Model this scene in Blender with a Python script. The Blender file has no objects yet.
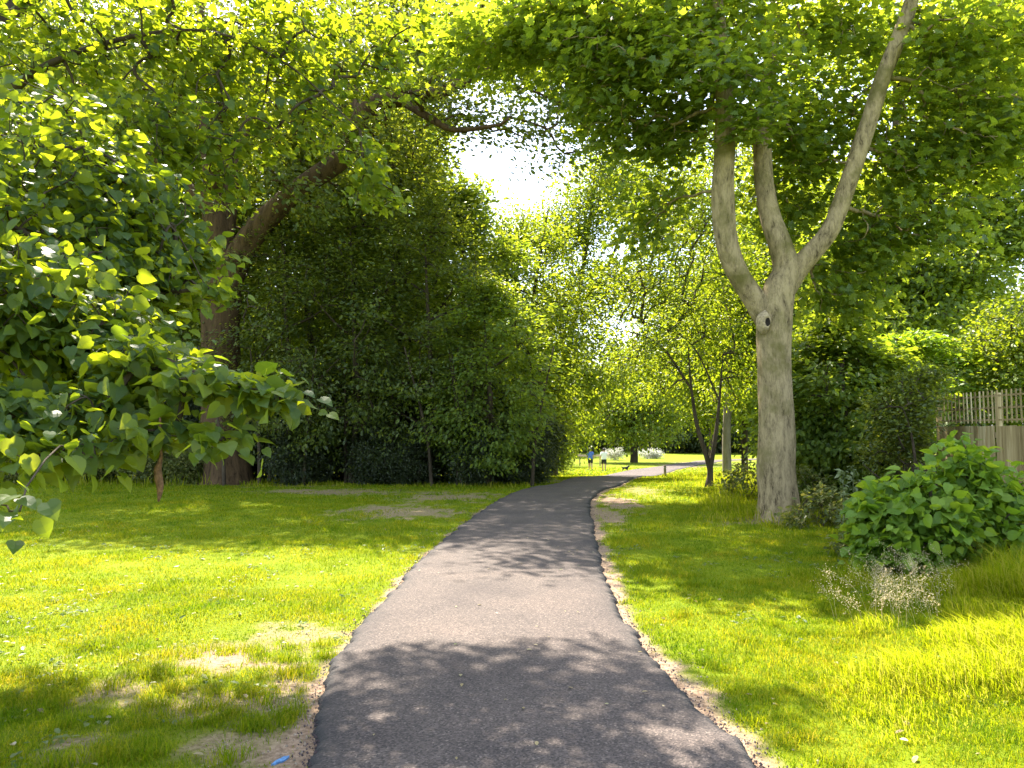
import bpy, math, random
import numpy as np
from mathutils import Vector

R = math.radians
SC = bpy.context.scene
COL = SC.collection
RNG = np.random.default_rng(7)

# ------------------------------------------------------------------ camera
FPX, CAMH, PITCH = 773.0, 1.6, math.atan(48 / 773.0)
cam_d = bpy.data.cameras.new('camera')
cam = bpy.data.objects.new('camera', cam_d)
COL.objects.link(cam)
cam_d.sensor_width = 36.0
cam_d.lens = FPX / 1024 * 36.0
cam_d.clip_start, cam_d.clip_end = 0.05, 3000
cam.location = (0, 0, CAMH)
cam.rotation_euler = (R(90) + PITCH, 0, 0)
SC.camera = cam
CP, SP = math.cos(PITCH), math.sin(PITCH)


def ray(px, py):
    u, v = (px - 512) / FPX, (384 - py) / FPX
    d = np.array([u, CP - v * SP, SP + v * CP])
    return d / d[1]


def P(px, py, d):
    """point seen at picture position (px, py) standing d metres ahead"""
    return np.array([0, 0, CAMH]) + ray(px, py) * d


def terrain(x, y):
    z = np.interp(y, [-60, 22, 27, 32, 40, 50, 62, 80, 110, 3000],
                  [0, 0, -.06, -.27, -.72, -1.22, -1.62, -1.88, -2.0, -2.0])
    return z


def G(px, py):
    r = ray(px, py)
    ds = np.concatenate([np.arange(2, 60, .02), np.arange(60, 400, .1)])
    z = CAMH + r[2] * ds
    k = np.argmax(z <= terrain(0, ds))
    d = ds[k]
    return np.array([r[0] * d, d, float(terrain(0, d))])


# ------------------------------------------------------------------ noise
def _hash(ix, iy, seed):
    h = (ix * 374761393 + iy * 668265263 + seed * 974711) & 0xffffffff
    h = ((h ^ (h >> 13)) * 1274126177) & 0xffffffff
    return ((h ^ (h >> 16)) & 0xffff) / 65535.0


def vnoise(x, y, seed=0):
    x, y = np.asarray(x, float), np.asarray(y, float)
    ix, iy = np.floor(x).astype(np.int64), np.floor(y).astype(np.int64)
    fx, fy = x - ix, y - iy
    fx, fy = fx * fx * (3 - 2 * fx), fy * fy * (3 - 2 * fy)
    a, b = _hash(ix, iy, seed), _hash(ix + 1, iy, seed)
    c, d = _hash(ix, iy + 1, seed), _hash(ix + 1, iy + 1, seed)
    return (a * (1 - fx) + b * fx) * (1 - fy) + (c * (1 - fx) + d * fx) * fy


def fbm(x, y, seed=0, o=3):
    s, a, t = 0, .5, 0
    for i in range(o):
        s = s + a * vnoise(np.asarray(x) * 2 ** i, np.asarray(y) * 2 ** i, seed + i * 17)
        t += a
        a *= .5
    return s / t


def sstep(a, b, x):
    t = np.clip((x - a) / (b - a), 0, 1)
    return t * t * (3 - 2 * t)


# ------------------------------------------------------------------ object helpers
def props(o, label=None, cat=None, group=None, kind=None):
    for k, v in (('label', label), ('category', cat), ('group', group), ('kind', kind)):
        if v:
            o[k] = v
    return o


def empty(name, loc, label=None, cat=None, group=None):
    o = bpy.data.objects.new(name, None)
    COL.objects.link(o)
    o.location = [float(c) for c in loc]
    o.empty_display_size = .1
    return props(o, label, cat, group)


def mesh_obj(name, parts, mats, parent=None, origin=None, smooth=False):
    """parts: list of (V (n,3), F (m,k), material index); one mesh object from numpy arrays"""
    mats = mats if isinstance(mats, (list, tuple)) else [mats]
    if origin is None:
        origin = np.array(parent.location) if parent is not None else np.zeros(3)
    vs, loops, starts, mi = [], [], [], []
    vo, lo = 0, 0
    for V, F, m in parts:
        V = np.asarray(V, np.float64).reshape(-1, 3)
        vs.append(V - origin)
        for f in (F if isinstance(F, list) else [F]):
            f = np.asarray(f, np.int64)
            if f.size == 0:
                continue
            k = f.shape[1]
            loops.append((f + vo).ravel())
            starts.append(lo + np.arange(len(f)) * k)
            mi.append(np.full(len(f), m))
            lo += f.size
        vo += len(V)
    V = np.concatenate(vs)
    L = np.concatenate(loops)
    S = np.concatenate(starts)
    M = np.concatenate(mi)
    me = bpy.data.meshes.new(name)
    me.vertices.add(len(V))
    me.vertices.foreach_set('co', V.astype(np.float32).ravel())
    me.loops.add(len(L))
    me.loops.foreach_set('vertex_index', L.astype(np.int32))
    me.polygons.add(len(S))
    me.polygons.foreach_set('loop_start', S.astype(np.int32))
    me.polygons.foreach_set('material_index', M.astype(np.int32))
    me.polygons.foreach_set('use_smooth', np.full(len(S), smooth))
    for m in mats:
        me.materials.append(m)
    me.update(calc_edges=True)
    me.validate()
    o = bpy.data.objects.new(name, me)
    COL.objects.link(o)
    if parent is not None:
        o.parent = parent
        o.location = [float(a - b) for a, b in zip(origin, np.array(parent.location))] if parent.parent is None else (0, 0, 0)
    else:
        o.location = [float(c) for c in origin]
    return o


def copy_tree(root, loc, rz, s, label, group=None):
    r = root.copy()
    COL.objects.link(r)
    r.location = [float(c) for c in loc]
    r.rotation_euler = (0, 0, rz)
    r.scale = s if isinstance(s, (list, tuple)) else (s, s, s)
    r['label'] = label
    if group:
        r['group'] = group
    for ch in root.children:
        c = ch.copy()
        COL.objects.link(c)
        c.parent = r
        for g in ch.children:
            d = g.copy()
            COL.objects.link(d)
            d.parent = c
    return r


def box(c, s, rz=0, taper=1.0):
    c, s = np.array(c, float), np.array(s, float) / 2
    v = np.array([[x, y, z] for z in (-1, 1) for x, y in ((-1, -1), (1, -1), (1, 1), (-1, 1))], float) * s
    v[4:, :2] *= taper
    cr, sr = math.cos(rz), math.sin(rz)
    v = np.stack([v[:, 0] * cr - v[:, 1] * sr, v[:, 0] * sr + v[:, 1] * cr, v[:, 2]], 1) + c
    f = np.array([[3, 2, 1, 0], [4, 5, 6, 7], [0, 1, 5, 4], [1, 2, 6, 5], [2, 3, 7, 6], [3, 0, 4, 7]])
    return v, f


def merge(pieces):
    vs, fs, o = [], {}, 0
    for V, F in pieces:
        for f in (F if isinstance(F, list) else [F]):
            if len(f):
                fs.setdefault(f.shape[1], []).append(f + o)
        vs.append(V)
        o += len(V)
    return np.concatenate(vs), [np.concatenate(f) for f in fs.values()]


def smooth_line(pts, n):
    """Catmull-Rom through rows of any width, n steps per span"""
    p = np.asarray(pts, float)
    p = np.vstack([2 * p[0] - p[1], p, 2 * p[-1] - p[-2]])
    t = np.linspace(0, 1, n, endpoint=False)[:, None]
    out = []
    for i in range(1, len(p) - 2):
        a, b, c, d = p[i - 1], p[i], p[i + 1], p[i + 2]
        out.append(.5 * (2 * b + (c - a) * t + (2 * a - 5 * b + 4 * c - d) * t ** 2 + (3 * b - a - 3 * c + d) * t ** 3))
    out.append(p[-2][None])
    return np.concatenate(out)


def tube(pts, rad, sides=6, rough=0.0, seed=0, freq=2.0, cap=True, ridges=0, ridge_amp=0):
    p, rad = np.asarray(pts, float), np.asarray(rad, float)
    n = len(p)
    t = np.gradient(p, axis=0)
    t /= np.linalg.norm(t, axis=1)[:, None] + 1e-9
    a = np.array([1., 0, 0]) if abs(t[0][0]) < .8 else np.array([0, 1., 0])
    u = np.cross(t[0], np.cross(a, t[0]))
    u /= np.linalg.norm(u)
    U = [u]
    for i in range(1, n):
        u = U[-1] - t[i] * np.dot(U[-1], t[i])
        U.append(u / (np.linalg.norm(u) + 1e-9))
    U = np.array(U)
    W = np.cross(t, U)
    ang = np.arange(sides) / sides * 2 * math.pi
    rr = np.repeat(rad[:, None], sides, 1)
    if rough:
        s = np.concatenate([[0], np.cumsum(np.linalg.norm(np.diff(p, axis=0), axis=1))])
        nz = fbm(np.cos(ang)[None] * 1.5 + 9 + s[:, None] * freq * .5, np.sin(ang)[None] * 1.5 + 5 + s[:, None] * freq * .35, seed, 3)
        rr = rr * (1 + rough * (nz - .5) * 2)
    if ridges:
        rr = rr * (1 + ridge_amp * np.sin(ang * ridges + 1.3 * np.sin(ang * 2))[None])
    V = p[:, None] + rr[..., None] * (np.cos(ang)[None, :, None] * U[:, None] + np.sin(ang)[None, :, None] * W[:, None])
    i = np.arange(n - 1)[:, None] * sides
    j = np.arange(sides)[None]
    k = (j + 1) % sides
    F = np.stack([i + j, i + k, i + sides + k, i + sides + j], -1).reshape(-1, 4)
    V = V.reshape(-1, 3)
    Fs = [F]
    if cap:
        V = np.vstack([V, p[-1] + t[-1] * rad[-1] * .4])
        Fs.append(np.stack([(n - 1) * sides + j[0], (n - 1) * sides + k[0], np.full(sides, n * sides)], 1))
    return V, Fs


# ------------------------------------------------------------------ materials
def new_mat(name):
    m = bpy.data.materials.new(name)
    m.use_nodes = True
    nt = m.node_tree
    nt.nodes.clear()
    return m, nt, nt.nodes, nt.links


def N(nodes, t, **kw):
    n = nodes.new(t)
    for k, v in kw.items():
        if k in n.inputs:
            n.inputs[k].default_value = v
        else:
            setattr(n, k, v)
    return n


def ramp(nodes, stops):
    r = nodes.new('ShaderNodeValToRGB')
    e = r.color_ramp.elements
    while len(e) < len(stops):
        e.new(.5)
    for i, (p, c) in enumerate(stops):
        e[i].position = p
        e[i].color = (*c, 1)
    return r


def simple_mat(name, color, rough=.8, scale=8, var=.25, bump=0.1, spec=.3):
    m, nt, nd, lk = new_mat(name)
    out = N(nd, 'ShaderNodeOutputMaterial')
    b = N(nd, 'ShaderNodeBsdfPrincipled', Roughness=rough)
    b.inputs['Specular IOR Level'].default_value = spec
    tc = N(nd, 'ShaderNodeTexCoord')
    nz = N(nd, 'ShaderNodeTexNoise', Scale=scale, Detail=4.0)
    lk.new(tc.outputs['Object'], nz.inputs['Vector'])
    c = np.array(color)
    rp = ramp(nd, [(.3, tuple(c * (1 - var))), (.7, tuple(np.minimum(c * (1 + var), .95)))])
    lk.new(nz.outputs['Fac'], rp.inputs['Fac'])
    lk.new(rp.outputs['Color'], b.inputs['Base Color'])
    if bump:
        bp = N(nd, 'ShaderNodeBump', Strength=bump, Distance=.02)
        lk.new(nz.outputs['Fac'], bp.inputs['Height'])
        lk.new(bp.outputs['Normal'], b.inputs['Normal'])
    lk.new(b.outputs[0], out.inputs[0])
    return m


def leaf_mat(name, stops, tstops, trans=.45, rough=.45, spec=.4, patch=False):
    """leaf: per-leaf random colour, sun shining through it"""
    m, nt, nd, lk = new_mat(name)
    out = N(nd, 'ShaderNodeOutputMaterial')
    b = N(nd, 'ShaderNodeBsdfPrincipled', Roughness=rough)
    b.inputs['Specular IOR Level'].default_value = spec
    tr = N(nd, 'ShaderNodeBsdfTranslucent')
    mx = N(nd, 'ShaderNodeMixShader')
    mx.inputs[0].default_value = trans
    ge = N(nd, 'ShaderNodeNewGeometry')
    n = len(stops)
    pos = [i / max(1, n - 1) for i in range(n)]
    r1 = ramp(nd, list(zip(pos, stops)))
    r2 = ramp(nd, list(zip(pos, tstops)))
    for r_ in (r1, r2):
        lk.new(ge.outputs['Random Per Island'], r_.inputs['Fac'])
    c1, c2 = r1.outputs['Color'], r2.outputs['Color']
    if patch:                      # the sward's own patches of drier and darker growth
        tc = N(nd, 'ShaderNodeTexCoord')
        nz = N(nd, 'ShaderNodeTexNoise', Scale=1.3, Detail=6.0, Roughness=.65)
        lk.new(tc.outputs['Object'], nz.inputs['Vector'])
        pr = ramp(nd, [(.36, (.55, .75, .7)), (.5, (.97, 1, 1)), (.66, (1.28, 1.06, 1.4))])
        lk.new(nz.outputs['Fac'], pr.inputs['Fac'])
        res = []
        for c in (c1, c2):
            m_ = N(nd, 'ShaderNodeMix', data_type='RGBA', blend_type='MULTIPLY')
            m_.inputs['Factor'].default_value = 1
            lk.new(c, m_.inputs[6])
            lk.new(pr.outputs['Color'], m_.inputs[7])
            res.append(m_.outputs[2])
        c1, c2 = res
    lk.new(c1, b.inputs['Base Color'])
    lk.new(c2, tr.inputs['Color'])
    lk.new(b.outputs[0], mx.inputs[1])
    lk.new(tr.outputs[0], mx.inputs[2])
    lk.new(mx.outputs[0], out.inputs[0])
    return m


def bark_mat(name, dark, light, scale=6, stretch=.18, bump=.5, moss=None):
    m, nt, nd, lk = new_mat(name)
    out = N(nd, 'ShaderNodeOutputMaterial')
    b = N(nd, 'ShaderNodeBsdfPrincipled', Roughness=.9)
    b.inputs['Specular IOR Level'].default_value = .15
    tc = N(nd, 'ShaderNodeTexCoord')
    mp = N(nd, 'ShaderNodeMapping')
    mp.inputs['Scale'].default_value = (1, 1, stretch)
    lk.new(tc.outputs['Object'], mp.inputs['Vector'])
    n1 = N(nd, 'ShaderNodeTexNoise', Scale=scale, Detail=6.0, Roughness=.65)
    lk.new(mp.outputs[0], n1.inputs['Vector'])
    n2 = N(nd, 'ShaderNodeTexNoise', Scale=scale * 5, Detail=5.0, Roughness=.7)
    lk.new(mp.outputs[0], n2.inputs['Vector'])
    n3 = N(nd, 'ShaderNodeTexNoise', Scale=1.7, Detail=4.0, Roughness=.6)
    lk.new(tc.outputs['Object'], n3.inputs['Vector'])
    mm = N(nd, 'ShaderNodeMath', operation='MULTIPLY_ADD')
    lk.new(n2.outputs['Fac'], mm.inputs[0])
    mm.inputs[1].default_value = .5
    lk.new(n1.outputs['Fac'], mm.inputs[2])
    rp = ramp(nd, [(.56, dark), (.66, tuple((a_ + b_) * .5 for a_, b_ in zip(dark, light))), (.86, light)])
    lk.new(mm.outputs[0], rp.inputs['Fac'])
    col = rp.outputs['Color']
    if moss:
        rm = ramp(nd, [(.5, (0, 0, 0)), (.68, (1, 1, 1))])
        lk.new(n3.outputs['Fac'], rm.inputs['Fac'])
        mx = N(nd, 'ShaderNodeMix', data_type='RGBA')
        lk.new(rm.outputs['Color'], mx.inputs['Factor'])
        lk.new(col, mx.inputs[6])
        mx.inputs[7].default_value = (*moss, 1)
        col = mx.outputs[2]
    lk.new(col, b.inputs['Base Color'])
    bp = N(nd, 'ShaderNodeBump', Strength=bump, Distance=.04)
    lk.new(mm.outputs[0], bp.inputs['Height'])
    lk.new(bp.outputs['Normal'], b.inputs['Normal'])
    lk.new(b.outputs[0], out.inputs[0])
    return m


#LEAFMATS
M_LIME = leaf_mat('lime_leaf', [(.038, .078, .026), (.058, .105, .03), (.09, .14, .034)],
                  [(.22, .32, .012), (.40, .48, .013), (.56, .61, .016)], .5, .45, .25)
M_OAK = leaf_mat('oak_leaf', [(.05, .08, .024), (.08, .12, .028), (.125, .165, .036)],
                  [(.19, .25, .014), (.31, .37, .018), (.5, .53, .03)], .47, .42, .45)
M_MAPLE = leaf_mat('maple_leaf', [(.065, .11, .025), (.095, .15, .03), (.14, .20, .04)],
                  [(.26, .37, .018), (.40, .5, .022), (.56, .62, .03)], .5, .42, .4)
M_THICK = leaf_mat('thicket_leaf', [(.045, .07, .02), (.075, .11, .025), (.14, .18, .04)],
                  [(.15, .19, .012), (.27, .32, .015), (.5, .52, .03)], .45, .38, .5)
M_ASH = leaf_mat('ash_leaf', [(.07, .12, .016), (.1, .16, .018), (.15, .2, .025)],
                 [(.22, .3, .01), (.32, .4, .012), (.46, .5, .02)], .5, .45)
M_FAR = leaf_mat('hazed_far_leaf', [(.07, .10, .05), (.09, .125, .055), (.13, .16, .07)],
                  [(.12, .17, .05), (.2, .25, .06), (.3, .33, .08)], .4, .5)  # leaf greyed and lightened so its colour carries the haze of distance
M_SHRUB = leaf_mat('shrub_leaf', [(.10, .18, .03), (.14, .24, .032), (.2, .3, .04)],
                  [(.24, .4, .016), (.34, .48, .018), (.46, .56, .024)], .5, .45, .3)
M_UNDER = leaf_mat('undergrowth_leaf', [(.06, .09, .02), (.1, .13, .025), (.2, .2, .07)],
                   [(.14, .18, .015), (.22, .25, .02), (.36, .34, .06)], .4, .5)

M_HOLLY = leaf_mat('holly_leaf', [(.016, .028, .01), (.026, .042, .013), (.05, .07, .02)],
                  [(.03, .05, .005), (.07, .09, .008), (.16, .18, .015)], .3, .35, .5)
B_OAK = bark_mat('oak_bark', (.026, .017, .009), (.12, .076, .04), 7, .14, 1.0)
B_MAPLE = bark_mat('maple_bark', (.075, .055, .03), (.38, .30, .17), 9, .3, 1.0, moss=(.15, .13, .045))
B_DARK = bark_mat('dark_bark', (.025, .02, .014), (.085, .065, .045), 8, .2, .6)
B_GREY = bark_mat('grey_bark', (.09, .08, .06), (.2, .18, .14), 7, .2, .5)

# ------------------------------------------------------------------ leaf shapes (x along leaf, y across, z out of the leaf)
def T(v, f):
    return np.array(v, float), [np.array(q) for q in f]


SH_DIAMOND = T([(0, 0, 0), (.42, .3, .07), (1, 0, -.06), (.42, -.3, .07)], [[(0, 1, 2), (0, 2, 3)]])
SH_OVAL = T([(0, 0, 0), (.25, .24, .05), (.68, .25, .04), (1, 0, -.1), (.68, -.25, .04), (.25, -.24, .05)],
            [[(0, 1, 2, 3), (0, 3, 4, 5)]])
SH_HEART = T([(0, 0, 0), (.38, 0, .0), (.75, 0, -.05), (1.08, 0, -.2),
              (-.1, .2, .03), (.06, .42, .07), (.36, .5, .08), (.68, .34, .02),
              (-.1, -.2, .03), (.06, -.42, .07), (.36, -.5, .08), (.68, -.34, .02)],
             [[(0, 1, 5, 4), (1, 2, 7, 6), (8, 9, 1, 0), (10, 11, 2, 1)],
              [(1, 6, 5), (2, 3, 7), (1, 9, 10), (11, 3, 2)]])
_mp = [(-.02, 0, 0), (-.02, .16, .02), (.0, .42, .0), (.2, .3, .05), (.42, .52, -.02), (.5, .3, .05), (.66, .3, .03), (.7, .16, .04), (1, 0, -.1)]
_mp = _mp + [(x, -y, z) for x, y, z in _mp[-2:0:-1]] + [(.3, 0, .0)]
SH_MAPLE = T(_mp, [[(i, (i + 1) % 16, 16) for i in range(16)]])


def leaves(cen, n_per, spread, size, shape, rng, up=1.0, jit=.8, out_from=None, out=.5, droop=.35, svar=.35):
    """a cloud of separate leaves round the given twig ends"""
    cen = np.asarray(cen, float)
    n = len(cen) * n_per
    c = np.repeat(cen, n_per, 0)
    sp = np.array(spread if np.ndim(spread) else (spread, spread, spread * .6))
    off = rng.normal(size=(n, 3)) * sp
    pos = c + off
    nm = rng.normal(size=(n, 3)) * jit
    nm[:, 2] += up
    od = off / (np.linalg.norm(off, axis=1)[:, None] + 1e-6)
    if out_from is not None:
        o2 = pos - np.asarray(out_from)
        o2 /= np.linalg.norm(o2, axis=1)[:, None] + 1e-6
        od = od * .5 + o2
        nm += o2 * out
    nm /= np.linalg.norm(nm, axis=1)[:, None] + 1e-9
    ax = od + rng.normal(size=(n, 3)) * .5
    ax[:, 2] -= droop
    ax -= nm * np.sum(ax * nm, 1)[:, None]
    ax /= np.linalg.norm(ax, axis=1)[:, None] + 1e-9
    bx = np.cross(nm, ax)
    s = size * (1 + svar * (rng.random(n) * 2 - 1))
    V0, F0 = shape
    V = pos[:, None] + s[:, None, None] * (V0[None, :, 0:1] * ax[:, None] + V0[None, :, 1:2] * bx[:, None] + V0[None, :, 2:3] * nm[:, None])
    k = len(V0)
    o = (np.arange(n) * k)[:, None, None]
    return V.reshape(-1, 3), [(f[None] + o).reshape(-1, f.shape[1]) for f in F0]


# ------------------------------------------------------------------ branching: twig ends joined to the given limbs
def clump_points(clumps, rng, shell=.45):
    out = []
    for (c, r, n) in clumps:
        d = rng.normal(size=(n, 3))
        d /= np.linalg.norm(d, axis=1)[:, None]
        u = rng.random(n) ** shell
        out.append(np.asarray(c) + d * u[:, None] * np.asarray(r))
    return np.concatenate(out)


def branches(skel, pts, rng, bal=.35, twig=.007, rmax=.14, wob=.06, power=2.4, sides=5):
    """skel: (n,3) nodes of trunk and limbs; pts: twig ends. Returns tube pieces."""
    S, Q = np.asarray(skel), np.asarray(pts)
    ns, nq = len(S), len(Q)
    A = np.vstack([S, Q])
    par = np.full(ns + nq, -1)
    dist = np.linalg.norm(Q[:, None] - S[None], axis=2)
    best = dist.min(1)
    bp = dist.argmin(1)
    plen = np.zeros(ns + nq)
    cost = best.copy()
    todo = np.ones(nq, bool)
    for _ in range(nq):
        c = np.where(todo, cost, 1e9)
        i = int(c.argmin())
        todo[i] = False
        g = ns + i
        par[g] = bp[i]
        plen[g] = plen[bp[i]] + np.linalg.norm(A[g] - A[bp[i]])
        d = np.linalg.norm(Q - A[g], axis=1)
        alt = d + bal * plen[g]
        up = todo & (alt < cost)
        cost[up] = alt[up]
        bp[up] = g
    kids = {}
    for g in range(ns, ns + nq):
        kids.setdefault(par[g], []).append(g)
    w = np.zeros(ns + nq)
    order = sorted(range(ns, ns + nq), key=lambda g: -plen[g])
    for g in order:
        k = kids.get(g, [])
        w[g] = 1 + sum(w[q] for q in k)
    rad = np.minimum(twig * w ** (1 / power), rmax)
    pieces = []
    starts = [g for g in range(ns, ns + nq) if par[g] < ns]
    while starts:
        g = starts.pop()
        chain, rs = [A[par[g]]], [rad[g] * 1.1]
        while True:
            chain.append(A[g])
            rs.append(rad[g])
            k = kids.get(g)
            if not k:
                break
            k = sorted(k, key=lambda q: -w[q])
            starts.extend(k[1:])
            g = k[0]
        line = smooth_line(np.column_stack([np.array(chain), np.array(rs)]), 3)
        line[1:-1, :3] += rng.normal(size=(len(line) - 2, 3)) * wob * np.minimum(1, np.linalg.norm(np.diff(line[:-1, :3], axis=0), axis=1)[:, None] * 2)
        rr = np.maximum(line[:, 3], twig * .5)
        rr[-1] = twig * .4
        pieces.append(tube(line[:, :3], rr, sides if rr[0] > .03 else 4))
    return pieces


def limb_nodes(poly, step=.35):
    p = np.asarray(poly, float)[:, :3]
    out = [p[:1]]
    for a, b in zip(p[:-1], p[1:]):
        n = max(1, int(np.linalg.norm(b - a) / step))
        out.append(a + (b - a) * (np.arange(1, n + 1) / n)[:, None])
    return np.concatenate(out)


def thick_limb(poly, sides, rough, seed, sub=6, ridges=0, ridge_amp=0):
    l = smooth_line(poly, sub)
    return tube(l[:, :3], l[:, 3], sides, rough, seed, 2.0, True, ridges, ridge_amp)


def make_tree(name, label, cat, base, limbs, clumps, leaf, bark, rng, group=None, attach_from=1.5, sides=14,
              rough=.1, ridges=0, ridge_amp=0, limb_parts=False, br=None, shell=.45, extra=None, wood_name='trunk', crown_name='crown'):
    """leaf: dict(mat, n, spread, size, shape, ...)"""
    root = empty(name, base, label, cat, group)
    pts = clump_points(clumps, rng, shell)
    sk = np.concatenate([limb_nodes(l) for l in limbs])
    skz = sk[sk[:, 2] > base[2] + attach_from]
    if len(skz) == 0:
        skz = sk[-1:]
    tw = branches(skz, pts, rng, **(br or {}))
    wood = [thick_limb(l, sides, rough, 11 + i, 6, ridges, ridge_amp) for i, l in enumerate(limbs)]
    if limb_parts:
        mesh_obj(wood_name, [(*merge(wood[:1] + tw), 0)], bark, root, smooth=True)
        for l in wood[1:]:
            mesh_obj('limb', [(*l, 0)], bark, root, smooth=True)
    else:
        mesh_obj(wood_name, [(*merge(wood + tw), 0)], bark, root, smooth=True)
    lf = dict(leaf)
    m = lf.pop('mat')
    cc = np.array(base) + np.array([0, 0, .4 * (pts[:, 2].max() - base[2])])
    V, F = leaves(pts, lf.pop('n'), lf.pop('spread'), lf.pop('size'), lf.pop('shape'), rng, out_from=cc, **lf)
    mesh_obj(crown_name, [(V, F, 0)], m, root)
    return root


def pc(px, py, d, rx, ry, rd, n):
    """a clump of foliage: picture centre, distance, half width and half height in picture units at that distance, half depth in metres"""
    s = d / FPX
    return (P(px, py, d), (rx * s, rd, ry * s), n)


def pl(*pts):
    """limb: (px, py, distance, radius) rows"""
    return [(*P(a, b, d), r) for a, b, d, r in pts]


def auto_limbs(base, h, r, rng, n=5, first=.35, spread=.45, lean=(0, 0)):
    b = np.array(base, float)
    top = b + np.array([lean[0], lean[1], h])
    tr = [(*(b + (top - b) * t + np.array([.15 * math.sin(3 * t + r * 9), .15 * math.cos(4 * t), 0]) * (t > .1)), r * (1.25 if t == 0 else 1 - .8 * t)) for t in (0, .06, .3, .55, .8, 1)]
    out = [tr]
    for i in range(n):
        t = first + (.9 - first) * i / max(1, n)
        p = b + (top - b) * t
        a = i * 2.4 + rng.random()
        L = h * spread * (1.1 - t)
        q = p + np.array([math.cos(a) * L, math.sin(a) * L, L * .6])
        out.append([(*p, r * (1 - .75 * t) * .6), (*(p * .5 + q * .5 - np.array([0, 0, L * .06])), r * .3), (*q, r * .12)])
    return out


def auto_clumps(base, h, rx, ry, z0, rng, n=14, per=28, rc=.36):
    """lobes spread over an ovoid crown from height z0 to h"""
    b = np.array(base, float)
    c = b + np.array([0, 0, (z0 + h) / 2])
    rz = (h - z0) / 2
    out = [(c, (rx * .6, ry * .6, rz * .65), per * 2)]
    for i in range(n):
        z = 1 - 2 * (i + .5) / n
        a = i * 2.39996 + rng.random() * .6
        q = math.sqrt(1 - z * z)
        k = .72 + .16 * rng.random()
        cc = c + np.array([math.cos(a) * q * rx, math.sin(a) * q * ry, z * rz]) * k
        s = rc * (.75 + .5 * rng.random())
        out.append((cc, (rx * s, ry * s, rz * s * .8), per))
    return out


#GROUND
def layered_clumps(base, h, rx, ry, z0, rng, n=40, per=9, flat=.32, rc=.3):
    """separate leafy boughs standing apart round a hollow crown, bigger and looser towards the top"""
    b = np.array(base, float)
    out = []
    for i in range(n):
        t = (i + rng.random()) / n
        z = z0 + (h - z0) * t
        prof = (.55 + .45 * math.sin(math.pi * min(1, t * 1.15))) * (1 if t < .75 else max(.12, (1.02 - t) / .27))
        a = i * 2.39996 + rng.random()
        q = prof * (.35 + .65 * math.sqrt(rng.random()))
        k = rc * (.6 + .8 * rng.random())
        out.append((b + np.array([math.cos(a) * rx * q, math.sin(a) * ry * q, z]), (rx * k, ry * k, rx * k * flat * (1 + rng.random())), max(4, int(per * (.6 + .8 * rng.random())))))
    return out


# ------------------------------------------------------------------ path
pairs = [((305, 768), (760, 768)), ((322, 700), (692, 700)), ((344, 650), (645, 650)), ((385, 600), (614, 600)),
         ((412, 570), (604, 570)), ((440, 545), (597, 545)), ((470, 520), (592, 520)), ((492, 505), (590, 505)),
         ((512, 494), (595, 496)), ((535, 487.5), (606, 489)), ((562, 482), (625, 483)), ((592, 477), (648, 477)),
         ((622, 472), (672, 471.5)), ((652, 467.5), (692, 467)), ((684, 463), (712, 463.2)), ((740, 459.2), (765, 459.6))]
LE = [np.array([-.95, -6, 0.]), np.array([-.96, -3, 0.]), np.array([-.97, 0, 0.]), np.array([-.98, 2, 0.])] + [G(*a) for a, b in pairs]
RE = [np.array([1.15, -6, 0.]), np.array([1.15, -3, 0.]), np.array([1.16, 0, 0.]), np.array([1.17, 2, 0.])] + [G(*b) for a, b in pairs]
LE.append(LE[-1] + np.array([45, 25, 0]))
RE.append(RE[-1] + np.array([45, 25, 0]))
LE, RE = smooth_line(LE, 24), smooth_line(RE, 24)


def x_left(y):
    return np.interp(y, LE[:, 1], LE[:, 0])


def x_right(y):
    return np.interp(y, RE[:, 1], RE[:, 0])


# dense rows
def densify(E, step):
    s = np.concatenate([[0], np.cumsum(np.linalg.norm(np.diff(E, axis=0), axis=1))])
    return s / s[-1]


par = np.concatenate([np.linspace(a, b, n, endpoint=False) for a, b, n in ((0, 84, 60), (84, 240, 460), (240, 372, 160), (372, 480, 60))] + [[480]])
idx = np.arange(len(LE))
Lr = np.stack([np.interp(par, idx, LE[:, k]) for k in range(3)], 1)
Rr = np.stack([np.interp(par, idx, RE[:, k]) for k in range(3)], 1)
sl = np.cumsum(np.concatenate([[0], np.linalg.norm(np.diff(Lr, axis=0), axis=1)]))
jl = (fbm(sl * 3, sl * 0, 3) - .5) * .09 + (vnoise(sl * 14, sl * 0, 5) - .5) * .035
jr = (fbm(sl * 2.6, sl * 0 + 7, 4) - .5) * .10 + (vnoise(sl * 14, sl * 0 + 3, 6) - .5) * .035
across = Rr - Lr
across /= np.linalg.norm(across, axis=1)[:, None]
jl += RNG.normal(0, .006, len(jl))
jr += RNG.normal(0, .006, len(jr))
Lr, Rr = Lr + across * jl[:, None], Rr + across * jr[:, None]
ts = np.array([0, .012, .03, .1, .3, .5, .7, .9, .97, .988, 1])
hz = np.array([-.002, .03, .042, .046, .052, .055, .052, .046, .042,   .03, -.002])
rows = Lr[:, None] * (1 - ts)[None, :, None] + Rr[:, None] * ts[None, :, None]
rows[..., 2] = terrain(0, rows[..., 1]) + hz[None]
skirt_l = rows[:, :1] - across[:, None] * .02
skirt_r = rows[:, -1:] + across[:, None] * .02
skirt_l[..., 2] -= .12
skirt_r[..., 2] -= .12
rows = np.concatenate([skirt_l, rows, skirt_r], 1)
nr, nc = rows.shape[:2]
ii, jj = np.meshgrid(np.arange(nr - 1), np.arange(nc - 1), indexing='ij')
PF = np.stack([ii * nc + jj, ii * nc + jj + 1, (ii + 1) * nc + jj + 1, (ii + 1) * nc + jj], -1).reshape(-1, 4)

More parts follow.
